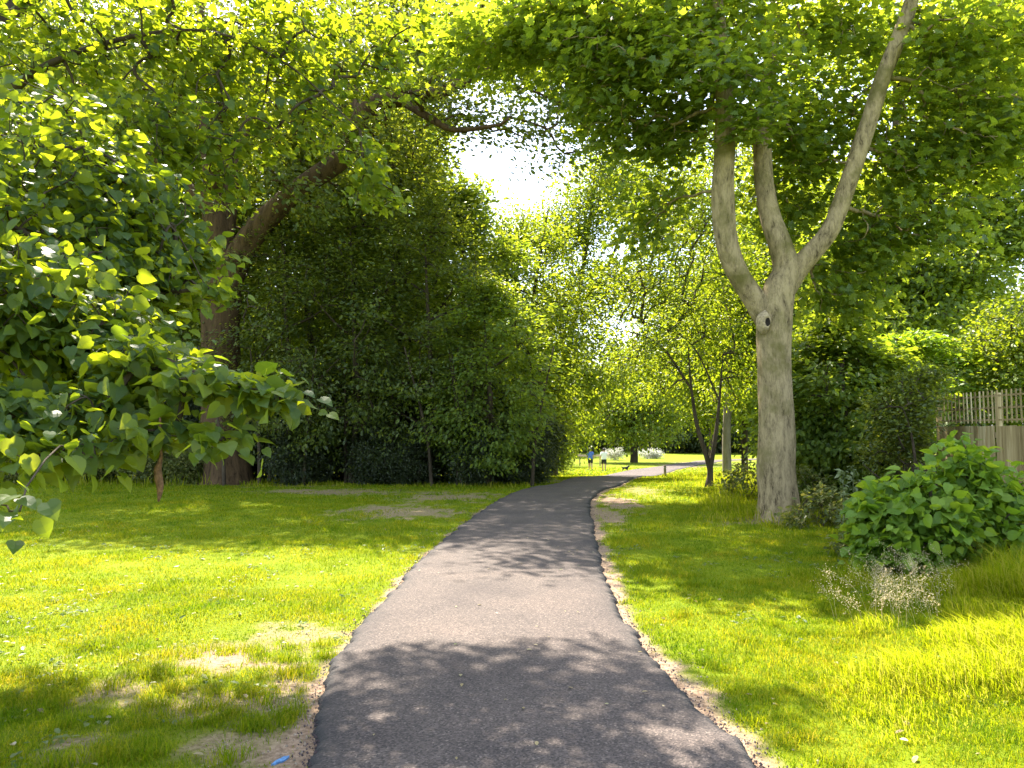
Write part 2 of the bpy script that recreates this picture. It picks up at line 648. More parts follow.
mt, nt, nd, lk = new_mat('asphalt')
out = N(nd, 'ShaderNodeOutputMaterial')
b = N(nd, 'ShaderNodeBsdfPrincipled', Roughness=.86)
b.inputs['Specular IOR Level'].default_value = .3
tc = N(nd, 'ShaderNodeTexCoord')
v1 = N(nd, 'ShaderNodeTexVoronoi', Scale=95.0)
n1 = N(nd, 'ShaderNodeTexNoise', Scale=1.1, Detail=5.0, Roughness=.6)
n2 = N(nd, 'ShaderNodeTexNoise', Scale=160.0, Detail=3.0)
for n_ in (v1, n1, n2):
    lk.new(tc.outputs['Object'], n_.inputs['Vector'])
r1 = ramp(nd, [(0, (.030, .026, .025)), (.45, (.071, .056, .051)), (.8, (.113, .089, .079)), (1, (.21, .168, .145))])
lk.new(v1.outputs['Color'], r1.inputs['Fac'])
r2 = ramp(nd, [(.32, (.74, .74, .77)), (.5, (.98, .98, .98)), (.68, (1.16, 1.13, 1.1))])
lk.new(n1.outputs['Fac'], r2.inputs['Fac'])
mul = N(nd, 'ShaderNodeMix', data_type='RGBA', blend_type='MULTIPLY')
mul.inputs['Factor'].default_value = 1
lk.new(r1.outputs['Color'], mul.inputs[6])
lk.new(r2.outputs['Color'], mul.inputs[7])
at = N(nd, 'ShaderNodeAttribute', attribute_name='edge')
mx = N(nd, 'ShaderNodeMix', data_type='RGBA')
lk.new(at.outputs['Fac'], mx.inputs['Factor'])
lk.new(mul.outputs[2], mx.inputs[6])
mx.inputs[7].default_value = (.028, .028, .03, 1)
lk.new(mx.outputs[2], b.inputs['Base Color'])
ad = N(nd, 'ShaderNodeMath', operation='ADD')
lk.new(v1.outputs['Distance'], ad.inputs[0])
lk.new(n2.outputs['Fac'], ad.inputs[1])
bp = N(nd, 'ShaderNodeBump', Strength=.55, Distance=.006)
lk.new(ad.outputs[0], bp.inputs['Height'])
lk.new(bp.outputs['Normal'], b.inputs['Normal'])
lk.new(b.outputs[0], out.inputs[0])
M_ASPH = mt
path = mesh_obj('path', [(rows.reshape(-1, 3), PF, 0)], M_ASPH, smooth=True)
edge = np.zeros((nr, nc))
edge[:, [0, 1, -2, -1]] = 1
edge[:, [2, -3]] = .85
edge[:, [3, -4]] = .35
a_ = path.data.attributes.new('edge', 'FLOAT', 'POINT')
a_.data.foreach_set('value', edge.ravel().astype(np.float32))
props(path, 'grey asphalt footpath with crumbly dark edges winding away between the lawns', 'path', kind='structure')

# ------------------------------------------------------------------ ground
DIRT = []          # (x, y, rx, ry, strength)
for px, py, rx, ry, s in ((235, 662, .75, .32, 1.0), (120, 690, .5, .3, .7), (165, 702, .6, .22, .75), (75, 745, .22, .3, .9), (285, 690, .25, .6, .9), (262, 648, .5, .28, .6),
                          (300, 640, .45, .5, .7), (255, 745, .4, .3, .8), (400, 512, 1.3, 1.3, .8), (340, 492, 2.2, .9, .8), (450, 497, 1.2, 1.4, .75), (290, 486, 1.6, .7, .6),
                          (620, 502, .45, 1.8, 1.0), (608, 515, .3, 1.4, .9), (560, 480, 2, 1.5, .5), (640, 490, .5, 2, .5), (225, 484, 1.8, 1.0, .6), (782, 521, .95, .7, .85), (830, 512, 1.0, 1.0, .7)):
    g = G(px, py)
    DIRT.append((g[0], g[1], rx, ry, s))


def dirt(x, y):
    nz = .45 * fbm(x * 2.2, y * 2.2, 31, 3) + .55 * fbm(x * 9, y * 7, 33, 4)
    dl, dr = x_left(y) - x, x - x_right(y)
    wl = (.05 + .26 * fbm(y * .9, y * 0, 51)) * (.3 + .7 * sstep(6.8, 5.4, y)) + .10 * sstep(5.5, 4.0, y)
    wr = .04 + .2 * fbm(y * .8, y * 0 + 4, 52)
    d = np.maximum(1 - sstep(wl * .5, wl * 1.5, dl + (nz - .5) * .5), 0) * (dl > -1)
    d = np.where(dl < -1.2, 0, d)
    d2 = np.where(dr < -1.2, 0, 1 - sstep(wr * .5, wr * 1.5, dr + (nz - .5) * .4))
    d = np.maximum(d, d2)
    for (cx, cy, rx, ry, s) in DIRT:
        q = np.sqrt(((x - cx) / rx) ** 2 + ((y - cy) / ry) ** 2)
        d = np.maximum(d, s * (1 - sstep(.45, 1.25, q + (nz - .5) * 3.2)))
    return np.clip(d, 0, 1)


def lawn_bump(x, y):
    dl, dr = x_left(y) - x, x - x_right(y)
    away = np.maximum(dl, dr)
    k = sstep(.15, 1.0, away)
    side = sstep(2.5, 8, x - x_right(y)) * sstep(26, 14, y) * .12
    return (fbm(x * 1.3, y * 1.3, 71, 3) - .5) * .07 * k * sstep(40, 15, y) - .012 * (1 - k) + side


yl = np.concatenate([np.arange(-40, 2.5, 1.5), np.arange(2.5, 12, .07), np.arange(12, 30, .22), np.arange(30, 120, 1.2), np.geomspace(120, 1500, 24)])
xl = np.concatenate([-np.geomspace(1200, 12, 24), np.arange(-11.5, -6, .3), np.arange(-6, 6.5, .07), np.arange(6.5, 14, .3), np.geomspace(14.5, 1200, 24)])
XX, YY = np.meshgrid(xl, yl)
ZZ = terrain(XX, YY) + lawn_bump(XX, YY)
gv = np.stack([XX, YY, ZZ], -1).reshape(-1, 3)
nyy, nxx = XX.shape
ii, jj = np.meshgrid(np.arange(nyy - 1), np.arange(nxx - 1), indexing='ij')
GF = np.stack([ii * nxx + jj, ii * nxx + jj + 1, (ii + 1) * nxx + jj + 1, (ii + 1) * nxx + jj], -1).reshape(-1, 4)

mt, nt, nd, lk = new_mat('lawn_ground')
out = N(nd, 'ShaderNodeOutputMaterial')
b = N(nd, 'ShaderNodeBsdfPrincipled', Roughness=.95)
b.inputs['Specular IOR Level'].default_value = .1
tc = N(nd, 'ShaderNodeTexCoord')
n1 = N(nd, 'ShaderNodeTexNoise', Scale=.9, Detail=7.0, Roughness=.7)
n2 = N(nd, 'ShaderNodeTexNoise', Scale=28.0, Detail=6.0, Roughness=.75)
n3 = N(nd, 'ShaderNodeTexVoronoi', Scale=60.0)
for n_ in (n1, n2, n3):
    lk.new(tc.outputs['Object'], n_.inputs['Vector'])
g1 = ramp(nd, [(.3, (.08, .13, .004)), (.55, (.145, .185, .005)), (.75, (.24, .23, .018))])
g2 = ramp(nd, [(.3, (.10, .065, .04)), (.5, (.26, .18, .125)), (.7, (.4, .30, .215))])
mixf = N(nd, 'ShaderNodeMath', operation='MULTIPLY_ADD')
lk.new(n2.outputs['Fac'], mixf.inputs[0])
mixf.inputs[1].default_value = .5
hm = N(nd, 'ShaderNodeMath', operation='MULTIPLY')
lk.new(n1.outputs['Fac'], hm.inputs[0])
hm.inputs[1].default_value = .5
lk.new(hm.outputs[0], mixf.inputs[2])
lk.new(mixf.outputs[0], g1.inputs['Fac'])
lk.new(n2.outputs['Fac'], g2.inputs['Fac'])
at = N(nd, 'ShaderNodeAttribute', attribute_name='dirt')
mx = N(nd, 'ShaderNodeMix', data_type='RGBA')
lk.new(at.outputs['Fac'], mx.inputs['Factor'])
lk.new(g1.outputs['Color'], mx.inputs[6])
lk.new(g2.outputs['Color'], mx.inputs[7])
lk.new(mx.outputs[2], b.inputs['Base Color'])
bp = N(nd, 'ShaderNodeBump', Strength=.8, Distance=.02)
lk.new(n2.outputs['Fac'], bp.inputs['Height'])
lk.new(bp.outputs['Normal'], b.inputs['Normal'])
lk.new(b.outputs[0], out.inputs[0])
ground = mesh_obj('ground', [(gv, GF, 0)], mt, smooth=True)
a_ = ground.data.attributes.new('dirt', 'FLOAT', 'POINT')
a_.data.foreach_set('value', dirt(gv[:, 0], gv[:, 1]).astype(np.float32))
props(ground, 'park ground under the lawn with bare earth along the path edges', 'ground', kind='structure')

# ------------------------------------------------------------------ grass
def zg(x, y):
    return terrain(x, y) + lawn_bump(x, y)


def blades(x, y, h, w, rng, lean=.5, seg=1, wind=(0, 0)):
    n = len(x)
    z = zg(x, y) - .004
    a = rng.random(n) * 2 * math.pi
    l = lean * (.3 + rng.random(n))
    dx, dy = np.cos(a) * l + wind[0], np.sin(a) * l + wind[1]
    f = rng.random(n) * 2 * math.pi
    sx, sy = np.cos(f) * w / 2, np.sin(f) * w / 2
    o = np.stack([x, y, z], 1)
    sv = np.stack([sx, sy, 0 * x], 1)
    if seg == 1:
        tip = o + np.stack([dx * h, dy * h, h], 1)
        V = np.stack([o - sv, o + sv, tip], 1)
        return V.reshape(-1, 3), [np.arange(n * 3).reshape(-1, 3)]
    mid = o + np.stack([dx * h * .3, dy * h * .3, h * .62], 1)
    tip = o + np.stack([dx * h * 1.05, dy * h * 1.05, h * (1 - .25 * np.minimum(l, 1.2))], 1)
    V = np.stack([o - sv, o + sv, mid + sv * .75, mid - sv * .75, tip], 1)
    q = np.arange(n)[:, None] * 5
    return V.reshape(-1, 3), [q + np.array([[0, 1, 2, 3]]), q + np.array([[3, 2, 4]])]


def scatter(y0, y1, dens, rng, xlo=None, xhi=None):
    xm = .70 * y1 + .8
    n = int(dens * 2 * xm * (y1 - y0))
    x, y = (rng.random(n) * 2 - 1) * xm, y0 + rng.random(n) * (y1 - y0)
    k = np.abs(x) < .70 * y + .6
    out_ = np.maximum(x_left(y) - x, x - x_right(y)) > -.035 + .05 * rng.random(n)
    k &= out_
    return x[k], y[k]


M_GRASS = leaf_mat('grass_blade', [(.055, .125, .003), (.10, .175, .004), (.165, .225, .006), (.27, .26, .03)],
                  [(.16, .25, .003), (.29, .345, .004), (.42, .43, .005), (.5, .45, .03)], .5, .55, .08, patch=True)
rg = np.random.default_rng(21)
gp = []
for (y0, y1, dens, h, w, seg) in ((3.0, 5.2, 6500, .045, .0042, 2), (5.2, 8, 3800, .045, .0055, 2), (8, 12, 2000, .046, .008, 1),
                                  (12, 18, 800, .05, .013, 1), (18, 28, 300, .055, .022, 1), (28, 46, 60, .07, .05, 1), (46, 75, 16, .09, .1, 1)):
    x, y = scatter(y0, y1, dens, rg)
    dd = dirt(x, y)
    k = rg.random(len(x)) > dd * 1.02 - .04
    x, y = x[k], y[k]
    tuft = fbm(x * 1.7, y * 1.7, 91, 3)
    right = sstep(1.5, 4.5, x - x_right(y)) * sstep(24, 16, y)
    hh = h * (.28 + 1.75 * tuft ** 1.9) * (.6 + .8 * rg.random(len(x))) * (1 + .9 * right)
    hh *= 1 - .5 * dirt(x, y)
    gp.append((*blades(x, y, hh, w * (.7 + .6 * rg.random(len(x))), rg, .85, seg), 0))
tc_ = np.array([(rg.uniform(-3.4, -.9), rg.uniform(3.5, 6.0)) for i in range(110)] + [(rg.uniform(1.3, 4.5), rg.uniform(3.5, 9)) for i in range(150)])
tc_ = tc_[np.maximum(x_left(tc_[:, 1]) - tc_[:, 0], tc_[:, 0] - x_right(tc_[:, 1])) > .05]
tx = np.repeat(tc_[:, 0], 110) + rg.normal(0, .05, len(tc_) * 110)
ty = np.repeat(tc_[:, 1], 110) + rg.normal(0, .05, len(tc_) * 110)
k = np.maximum(x_left(ty) - tx, tx - x_right(ty)) > -.01
gp.append((*blades(tx[k], ty[k], (.062 * (.5 + rg.random(len(tx))) * np.repeat(.6 + .8 * rg.random(len(tc_)), 110))[k], .0045 * (.7 + .6 * rg.random(k.sum())), rg, .9, 2), 0))
grass = mesh_obj('mown_grass', gp, M_GRASS)
props(grass, 'short sunlit mown grass of the park lawns either side of the path', 'grass', kind='stuff')

# clover and broad leaved weeds in the sward
wc = []
x, y = scatter(3.3, 11, 9, rg)
k = (fbm(x * .9, y * .9, 61, 3) > .5) & (dirt(x, y) < .6)
c = np.stack([x[k], y[k], zg(x[k], y[k]) + .022], 1)
o = mesh_obj('lawn_weeds', [(*leaves(c, 7, (.035, .035, .006), .036, SH_OVAL, rg, up=2.2, jit=.6, droop=.1, svar=.6), 0)], leaf_mat('weed_rosette', [(.06, .11, .03), (.10, .15, .04), (.16, .19, .07)], [(.12, .2, .02), (.2, .27, .03), (.26, .3, .06)], .35, .5, .3))
props(o, 'clover and broad leaved weeds growing low in the lawn', 'weeds', kind='stuff')

# long grass on the right verge
M_LONG = leaf_mat('long_grass_blade', [(.10, .17, .004), (.17, .235, .006), (.26, .295, .012), (.38, .34, .07)],
                  [(.24, .33, .003), (.38, .44, .005), (.5, .52, .012), (.54, .48, .07)], .52, .55, .08)
lg = []


def long_patch(px0, px1, py0, py1, n, h, w, rng, wind, tmin=.42):
    c = np.array([G(px0, py1)[:2], G(px1, py1)[:2], G(px1, py0)[:2], G(px0, py0)[:2]])
    u, v = rng.random(n)[:, None], rng.random(n)[:, None]
    p = (c[0] * (1 - u) + c[1] * u) * (1 - v) + (c[3] * (1 - u) + c[2] * u) * v
    t = fbm(p[:, 0] * 1.4, p[:, 1] * 1.4, 41, 3)
    k = (t > tmin) & (p[:, 0] > x_right(p[:, 1]) + .7)
    p, t = p[k], t[k]
    e = sstep(0, .3, u[k, 0]) * sstep(0, .35, v[k, 0]) * sstep(0, .3, 1 - v[k, 0])
    hh = h * (.15 + .85 * e) * (.4 + 1.1 * (t - tmin) / .3) * (.5 + .8 * rng.random(len(p)))
    return (*blades(p[:, 0], p[:, 1], np.minimum(hh, h * 1.6), w * (.7 + .6 * rng.random(len(p))), rng, .6, 2, wind), 0)


lg.append(long_patch(800, 1110, 570, 750, 24000, .21, .0055, rg, (-.55, -.5), .36))
lg.append(long_patch(760, 1000, 560, 640, 9000, .17, .006, rg, (-.2, -.2)))
lg.append(long_patch(690, 850, 478, 545, 14000, .32, .012, rg, (-.15, -.1), .38))
lg.append(long_patch(640, 760, 470, 500, 6000, .3, .016, rg, (-.1, -.1), .48))
lg.append(long_patch(960, 1100, 540, 640, 9000, .34, .006, rg, (-.3, -.3), .36))
o = mesh_obj('long_grass', lg, M_LONG)
props(o, 'long uncut pale green grass in tussocks on the right verge', 'grass', kind='stuff')
# rough grass at the wood's foot on the left
lw = []
for px0, px1, py0, py1, n, h in ((-60, 215, 470, 487, 11000, .38), (240, 530, 479, 488, 6000, .16)):
    c = np.array([G(px0, py1)[:2], G(px1, py1)[:2], G(px1, py0)[:2], G(px0, py0)[:2]])
    u, v = rg.random(n)[:, None], rg.random(n)[:, None]
    p = (c[0] * (1 - u) + c[1] * u) * (1 - v) + (c[3] * (1 - u) + c[2] * u) * v
    t = fbm(p[:, 0] * .9, p[:, 1] * .9, 43, 3)
    k = t > .42
    p, t = p[k], t[k]
    lw.append((*blades(p[:, 0], p[:, 1], h * (.4 + 2 * (t - .42)) * (.5 + rg.random(len(p))), .018 * (.7 + .6 * rg.random(len(p))), rg, .5, 2), 0))
o = mesh_obj('rough_grass', lw, M_LONG)
props(o, 'rough grass and weeds along the foot of the left wood', 'grass', kind='stuff')

#TREES
# ================================================================== TREES
def rs(k):
    return np.random.default_rng(k)


# --- big oak on the left
ob = G(226, 484)
oak_limbs = [
    [(ob[0], ob[1], ob[2] - .1, .95), (ob[0], ob[1], ob[2] + .25, .74)] + pl((224, 440, ob[1], .64), (222, 380, ob[1], .60), (221, 330, ob[1], .58), (222, 292, ob[1], .62), (220, 262, ob[1], .5), (214, 215, ob[1], .36), (208, 160, ob[1] + .6, .27), (204, 90, ob[1] + 1, .2), (200, 0, ob[1] + 1, .12)),
    pl((224, 300, ob[1], .42), (238, 258, ob[1] - .2, .42), (262, 224, ob[1] - .5, .38), (300, 188, ob[1] - .8, .32), (340, 160, ob[1] - 1, .3), (356, 128, ob[1] - 1, .26), (372, 104, ob[1] - 1, .25), (410, 98, ob[1] - 1, .23), (440, 92, ob[1] - 1, .21), (475, 74, ob[1] - 1, .18), (512, 54, ob[1] - 1, .15), (560, 20, ob[1] - 1, .1)),
    pl((220, 268, ob[1], .34), (228, 215, ob[1] + .3, .26), (236, 160, ob[1] + 1, .22), (262, 90, ob[1] + 2, .16), (290, 10, ob[1] + 3, .1)),
    pl((340, 160, ob[1] - 1, .22), (360, 120, ob[1], .2), (350, 60, ob[1] + 1, .17), (380, -20, ob[1] + 2, .12)),
    pl((400, 100, ob[1] - 1, .13), (430, 118, ob[1] - 1.6, .11), (455, 130, ob[1] - 2, .08), (500, 125, ob[1] - 2.4, .05)),
    pl((214, 215, ob[1], .22), (170, 170, ob[1] + .5, .17), (110, 130, ob[1] + .5, .12), (40, 110, ob[1], .07)),
    pl((212, 190, ob[1], .2), (225, 110, ob[1] - 2, .15), (250, 30, ob[1] - 3, .1)),
]
D = ob[1]
oak_cl = [pc(120, 90, D + 1, 130, 90, 3.5, 120), pc(60, 170, D, 100, 60, 3, 70), pc(220, 30, D + 2, 110, 70, 4, 110),
          pc(330, 20, D + 3, 100, 60, 4, 110), pc(300, 110, D + 2, 70, 40, 2.5, 45), pc(345, 215, D + 1.5, 60, 35, 2, 45), pc(410, 165, D + 1, 55, 30, 2, 36),
          pc(420, 40, D + 1, 70, 45, 3, 50), pc(500, 20, D - .5, 70, 45, 2.6, 80), pc(560, 60, D - 1, 55, 45, 2.4, 70), pc(600, 110, D - 1, 55, 30, 2, 45),
          pc(470, 118, D - 1.5, 45, 20, 1.5, 22), pc(530, 125, D - 1.5, 35, 20, 1.5, 22), pc(590, 155, D - 1.5, 40, 14, 1.2, 10), pc(555, 165, D - 1.5, 30, 14, 1.0, 6), pc(380, 145, D - 1, 26, 22, 1.2, 8),
          pc(330, -70, D + 5, 230, 60, 3, 220), pc(100, -50, D + 4, 150, 60, 3, 110), pc(560, -50, D + 1, 90, 40, 2, 70), pc(150, 230, D + 2, 60, 35, 2, 50), pc(270, 250, D + 2.5, 50, 30, 1.5, 24),
          ((-10.5, 20.6, 11), (3, 1.8, 1.4), 110), ((-6.5, 20.4, 11.6), (3, 1.8, 1.4), 110), ((-13, 20, 9.5), (2.4, 2, 1.6), 80), pc(285, 150, D + 4, 60, 60, 2, 110), pc(360, 195, D + 4, 60, 45, 2, 80), pc(395, -10, D - 3, 70, 35, 1.6, 44), pc(360, 60, D - 3.5, 40, 30, 1.2, 18), ((-2.9, 17.8, 11), (1.2, 1.4, .5), 26), ((-1.7, 18.4, 11.3), (1.1, 1.2, .5), 24), pc(430, -20, D - 2, 60, 30, 1.4, 32), pc(440, 40, D + 3, 70, 50, 1.6, 40), pc(505, 60, D + 2, 50, 36, 1.6, 46), pc(370, 120, D + 3, 60, 40, 1.6, 60), pc(540, 40, D + 1, 50, 50, 1.6, 46), pc(430, 120, D + 2, 34, 26, 1.2, 30), pc(285, 178, D - 2.2, 26, 16, .7, 14), pc(345, 132, D - 2.4, 26, 18, .7, 16), pc(430, 84, D - 2.6, 34, 14, .7, 15), pc(316, 205, D - 2, 22, 12, .6, 9), pc(40, 60, D + 3, 140, 100, 2, 160), pc(590, 100, D + 1, 36, 36, 1.4, 40), pc(455, 55, D + 1.5, 50, 35, 1.6, 50), pc(300, 60, D + 2, 60, 50, 2, 60), pc(150, 150, D + 2, 70, 60, 2, 70)]
make_tree('oak_tree', 'massive old oak with furrowed brown trunk forking above the left lawn', 'tree', ob, oak_limbs, oak_cl,
          dict(mat=M_OAK, n=31, spread=(.42, .42, .24), size=.16, shape=SH_OVAL, jit=.9), B_OAK, rs(1), attach_from=4.5, sides=28, rough=.16, ridges=13, ridge_amp=.035,
          br=dict(rmax=.12, bal=.3, twig=.01))

# --- near lime tree, trunk just outside the picture on the left
lb = np.array([-5.7, 7.0, float(zg(-5.7, 7.0))])
lime_limbs = [
    [(*lb, .42), (lb[0], lb[1], .4, .3), (-5.6, 7.0, 2, .26), (-5.5, 7.1, 4, .22), (-5.3, 7.6, 7, .16), (-5.1, 8.4, 10, .08)],
    [(-5.6, 7.0, 2.4, .09), (-4.6, 5.6, 3.1, .03), (*P(20, 230, 4.6), .016), (*P(95, 310, 4.3), .011), (*P(180, 368, 3.8), .007), (*P(262, 392, 3.45), .008)],
    [(-5.6, 7.0, 2.8, .09), (-4.4, 6.0, 3.6, .03), (*P(90, 150, 5.4), .011), (*P(170, 225, 5.4), .007), (*P(205, 285, 5.3), .003)],
    [(-5.5, 7.1, 3.7, .13), (-4.5, 7.0, 4.9, .04), (*P(180, 30, 7.0), .015), (*P(280, 60, 7.2), .011), (*P(360, 130, 7.2), .005)],
    [(-5.6, 7.0, 2.0, .09), (-4.6, 5.0, 2.5, .03), (*P(-30, 330, 4.0), .010), (*P(50, 405, 3.9), .007), (*P(120, 436, 3.7), .004)],
    [(-5.4, 7.4, 5.5, .14), (-4.6, 9.0, 7.6, .08), (-3.4, 10.6, 8.6, .045), (-1.9, 11.6, 9.2, .02)],
    [(-5.4, 7.3, 5.4, .12), (-5.8, 8.6, 7.2, .08), (-6, 10, 8.6, .03)],
]
lime_cl = [  # lower bough towards the camera
    pc(15, 310, 4.2, 70, 85, .7, 330), pc(90, 330, 4.3, 62, 55, .6, 260), pc(45, 415, 3.9, 60, 30, .5, 130), pc(-5, 430, 3.6, 50, 36, .5, 90), pc(150, 368, 4.0, 42, 22, .4, 110), pc(212, 383, 3.7, 32, 8, .2, 36), pc(262, 393, 3.6, 24, 6, .12, 24), pc(284, 399, 3.55, 12, 4, .05, 7),
    pc(112, 410, 3.8, 46, 20, .4, 70), pc(150, 434, 3.6, 40, 10, .25, 26), pc(226, 440, 3.45, 18, 4, .1, 8), pc(4, 508, 2.5, 8, 8, .06, 3), pc(60, 450, 3.4, 60, 12, .3, 30), pc(-40, 240, 4.4, 80, 110, .8, 220),
    # middle layer
    pc(45, 185, 5.4, 95, 95, 1.0, 420), pc(135, 225, 5.6, 60, 60, .8, 230), pc(155, 290, 5.4, 34, 40, .6, 110), pc(110, 275, 5.2, 60, 50, .7, 170), pc(200, 258, 5.8, 26, 24, .4, 40), pc(214, 292, 5.4, 14, 8, .2, 12),
    # upper, lit through
    pc(75, 50, 7.2, 150, 85, .9, 380), pc(225, 55, 7.4, 90, 62, .7, 230), pc(318, 45, 7.6, 62, 58, .55, 130), pc(318, 120, 7.5, 34, 44, .45, 60), pc(368, 170, 7.5, 18, 46, .3, 54), pc(385, 60, 7.7, 36, 56, .4, 66), pc(420, 22, 7.8, 20, 20, .35, 18), pc(185, 145, 7.0, 56, 46, .6, 130), pc(110, 140, 6.8, 80, 55, .7, 170), pc(395, 205, 7.5, 10, 14, .15, 9), pc(250, 130, 7.4, 40, 36, .5, 60), pc(225, 190, 7.2, 26, 20, .4, 24),
    # unseen foliage above and beside the picture, added in sheets to shade path and bough
    ((-4.9, 9.0, 7.4), (1.2, .8, .35), 150), ((-4.9, 10.1, 8.1), (1.3, .85, .4), 190), ((-2.6, 11.3, 8.8), (1.2, .9, .4), 150), ((-3.3, 10.9, 8.6), (1.3, .9, .35), 150), ((-2.2, 10.6, 8.4), (.9, .8, .35), 70), ((-3.0, 6.6, 6.6), (1.6, 1.0, .3), 300), ((-2.5, 7.1, 6.9), (1.2, .7, .25), 150), ((-4.5, 6.0, 6.2), (1.0, 1.0, .4), 50), ((-6.0, 10.2, 8.1), (.8, .8, .35), 110), ((-5.7, 9.2, 7.5), (.9, .8, .3), 120), ((-6.5, 9.7, 7.9), (.8, .9, .35), 110), ((-1.4, 10.5, 8.3), (.5, .6, .3), 30), ((-3.7, 11.4, 8.9), (.8, .7, .3), 40),
    ((-6.5, 6.0, 6.0), (1.6, 1.6, 2.2), 90), ((-7, 9, 7.6), (1.4, 1.4, 2.0), 60)]
lime = make_tree('lime_tree', 'near lime tree with big heart shaped leaves drooping in from the left', 'tree', lb, lime_limbs, lime_cl,
                 dict(mat=M_LIME, n=6, spread=(.07, .07, .045), size=.064, svar=.55, shape=SH_HEART, jit=.7, out=.25, droop=.8), B_DARK, rs(2), attach_from=1.9, sides=14, rough=.08,
                 br=dict(rmax=.018, bal=.25, twig=.0024, wob=.02))
# the dead brown twig hanging under its lower bough
h0 = P(160, 415, 3.6)
q = smooth_line([(*h0, .006), (*(h0 + [0.01, 0, -.18]), .008), (*(h0 + [-.008, .01, -.26]), .02), (*(h0 + [.012, 0, -.33]), .017), (*(h0 + [.004, 0, -.40]), .004)], 6)
mesh_obj('dead_twig', [(*tube(q[:, :3], q[:, 3], 7, .5, 4, 18), 0)], simple_mat('dead_leaf_brown', (.16, .09, .05), .9, 60, .5, .5), lime, smooth=True)

# --- three stemmed maple on the right
mb = G(779, 519)
D = mb[1]
mp_limbs = [
    [(mb[0], mb[1], mb[2] - .08, .54), (mb[0], mb[1], mb[2] + .10, .43)] + pl((778, 496, D, .375), (776, 470, D, .345), (777, 440, D, .335), (776, 400, D, .315), (774, 350, D, .30), (774, 318, D, .315), (779, 292, D, .30), (786, 270, D, .25), (781, 246, D, .21), (770, 215, D + .1, .19), (763, 170, D + .2, .18), (764, 110, D + .4, .16), (772, 50, D + .8, .13), (780, -60, D + 1.2, .07)),
    pl((768, 322, D, .22), (756, 302, D, .215), (742, 281, D - .05, .2), (731, 258, D - .1, .2), (725, 232, D - .15, .2), (723, 190, D - .2, .2), (725, 130, D - .3, .185), (722, 60, D - .3, .14), (712, -60, D - .5, .07)),
    pl((780, 300, D, .2), (797, 270, D, .2), (814, 250, D - .1, .185), (832, 226, D - .15, .17), (848, 182, D - .2, .16), (868, 125, D - .3, .15), (884, 75, D - .4, .145), (904, 25, D - .5, .135), (920, -30, D - .6, .1), (950, -150, D - .6, .05)),
]
mp_cl = [pc(640, 40, D - .4, 70, 60, 1.2, 120), pc(720, 30, D + .2, 80, 70, 1.3, 130), pc(830, 30, D + .9, 80, 60, .8, 110), pc(950, 60, D - .2, 55, 70, 1.2, 100), pc(1030, 40, D, 80, 80, 1.6, 100),
         pc(820, 120, D + 1.0, 80, 60, .7, 110), pc(690, 110, D + .6, 55, 45, .9, 74), pc(790, 200, D + 1.2, 60, 50, .6, 60), pc(905, 160, D + .4, 45, 50, .9, 76), pc(965, 150, D, 50, 45, 1, 64), pc(880, 225, D + .5, 40, 36, .7, 40),
         pc(615, 105, D, 45, 34, 1.0, 46), pc(590, 60, D - .3, 50, 40, 1.1, 50), pc(560, 20, D - .2, 50, 36, 1.1, 50), pc(840, 290, D + 1.0, 50, 40, .6, 56), pc(760, 80, D - .9, 46, 40, .5, 30), pc(690, 60, D - 1.2, 50, 40, .5, 40), pc(930, 235, D - .1, 24, 20, .5, 16), pc(660, 140, D + .2, 34, 26, .6, 26),
         pc(742, 122, D - 1.0, 28, 18, .35, 16), pc(795, 140, D + .4, 34, 40, .4, 34), pc(960, 215, D, 34, 22, .6, 20), pc(1000, 130, D - .4, 50, 50, .8, 56), pc(658, 205, D + 1.0, 34, 30, .6, 32), pc(636, 240, D + 1, 20, 16, .4, 10), pc(610, 135, D + .4, 34, 20, .6, 18), pc(860, 250, D + .9, 40, 30, .5, 34),
         ((.4, 16.6, 10.2), (2.2, 1.8, .8), 80), ((2.8, 16.8, 10.4), (2.2, 2, .8), 80), ((-.6, 15.3, 9.5), (1.4, 1.3, .5), 60), ((1.2, 15.0, 9.7), (1.6, 1.3, .5), 60),
         # above the frame
         ((.6, D + .2, 9.4), (2.2, 1.6, .6), 70), ((3.0, D - .2, 10.6), (2.4, 1.8, .8), 80), ((6.5, D, 11.0), (2.6, 2.0, 1.0), 80), ((8.5, D - .5, 9), (1.6, 1.8, 1.2), 40)]
maple = make_tree('maple_tree', 'smooth grey three stemmed maple with a knot hole on the right verge', 'tree', mb, mp_limbs, mp_cl,
                  dict(mat=M_MAPLE, n=15, spread=(.27, .27, .15), size=.155, shape=SH_MAPLE, jit=.7, droop=.6), B_MAPLE, rs(3), attach_from=4.6, sides=30, rough=.12, limb_parts=True,
                  br=dict(rmax=.07, bal=.3, twig=.006))
# pale swollen collar round the dark disc of the knot hole, on the camera side of the fork
kh = P(768, 322, D - .345)
ang = np.linspace(0, 2 * math.pi, 21)
wob = .75 + .6 * vnoise(ang * 1.6, ang * 0, 13)
wob[-1] = wob[0]
rr_ = [(.040, .072, .006), (.050, .086, -.022), (.066, .108, -.022), (.098, .155, .015), (.125, .20, .10)]
V = []
for k_, (ra, rb, yy_) in enumerate(rr_):
    for j_, a in enumerate(ang[:-1]):
        w_ = 1 + (wob[j_] - 1) * k_ / 4
        V.append(kh + np.array([ra * w_ * math.cos(a) - .012 * k_, yy_ + .01 * wob[j_], rb * w_ * math.sin(a) + .012 * k_]))
F = np.array([(k_ * 20 + j_, k_ * 20 + (j_ + 1) % 20, k_ * 20 + 20 + (j_ + 1) % 20, k_ * 20 + 20 + j_) for k_ in range(4) for j_ in range(20)])
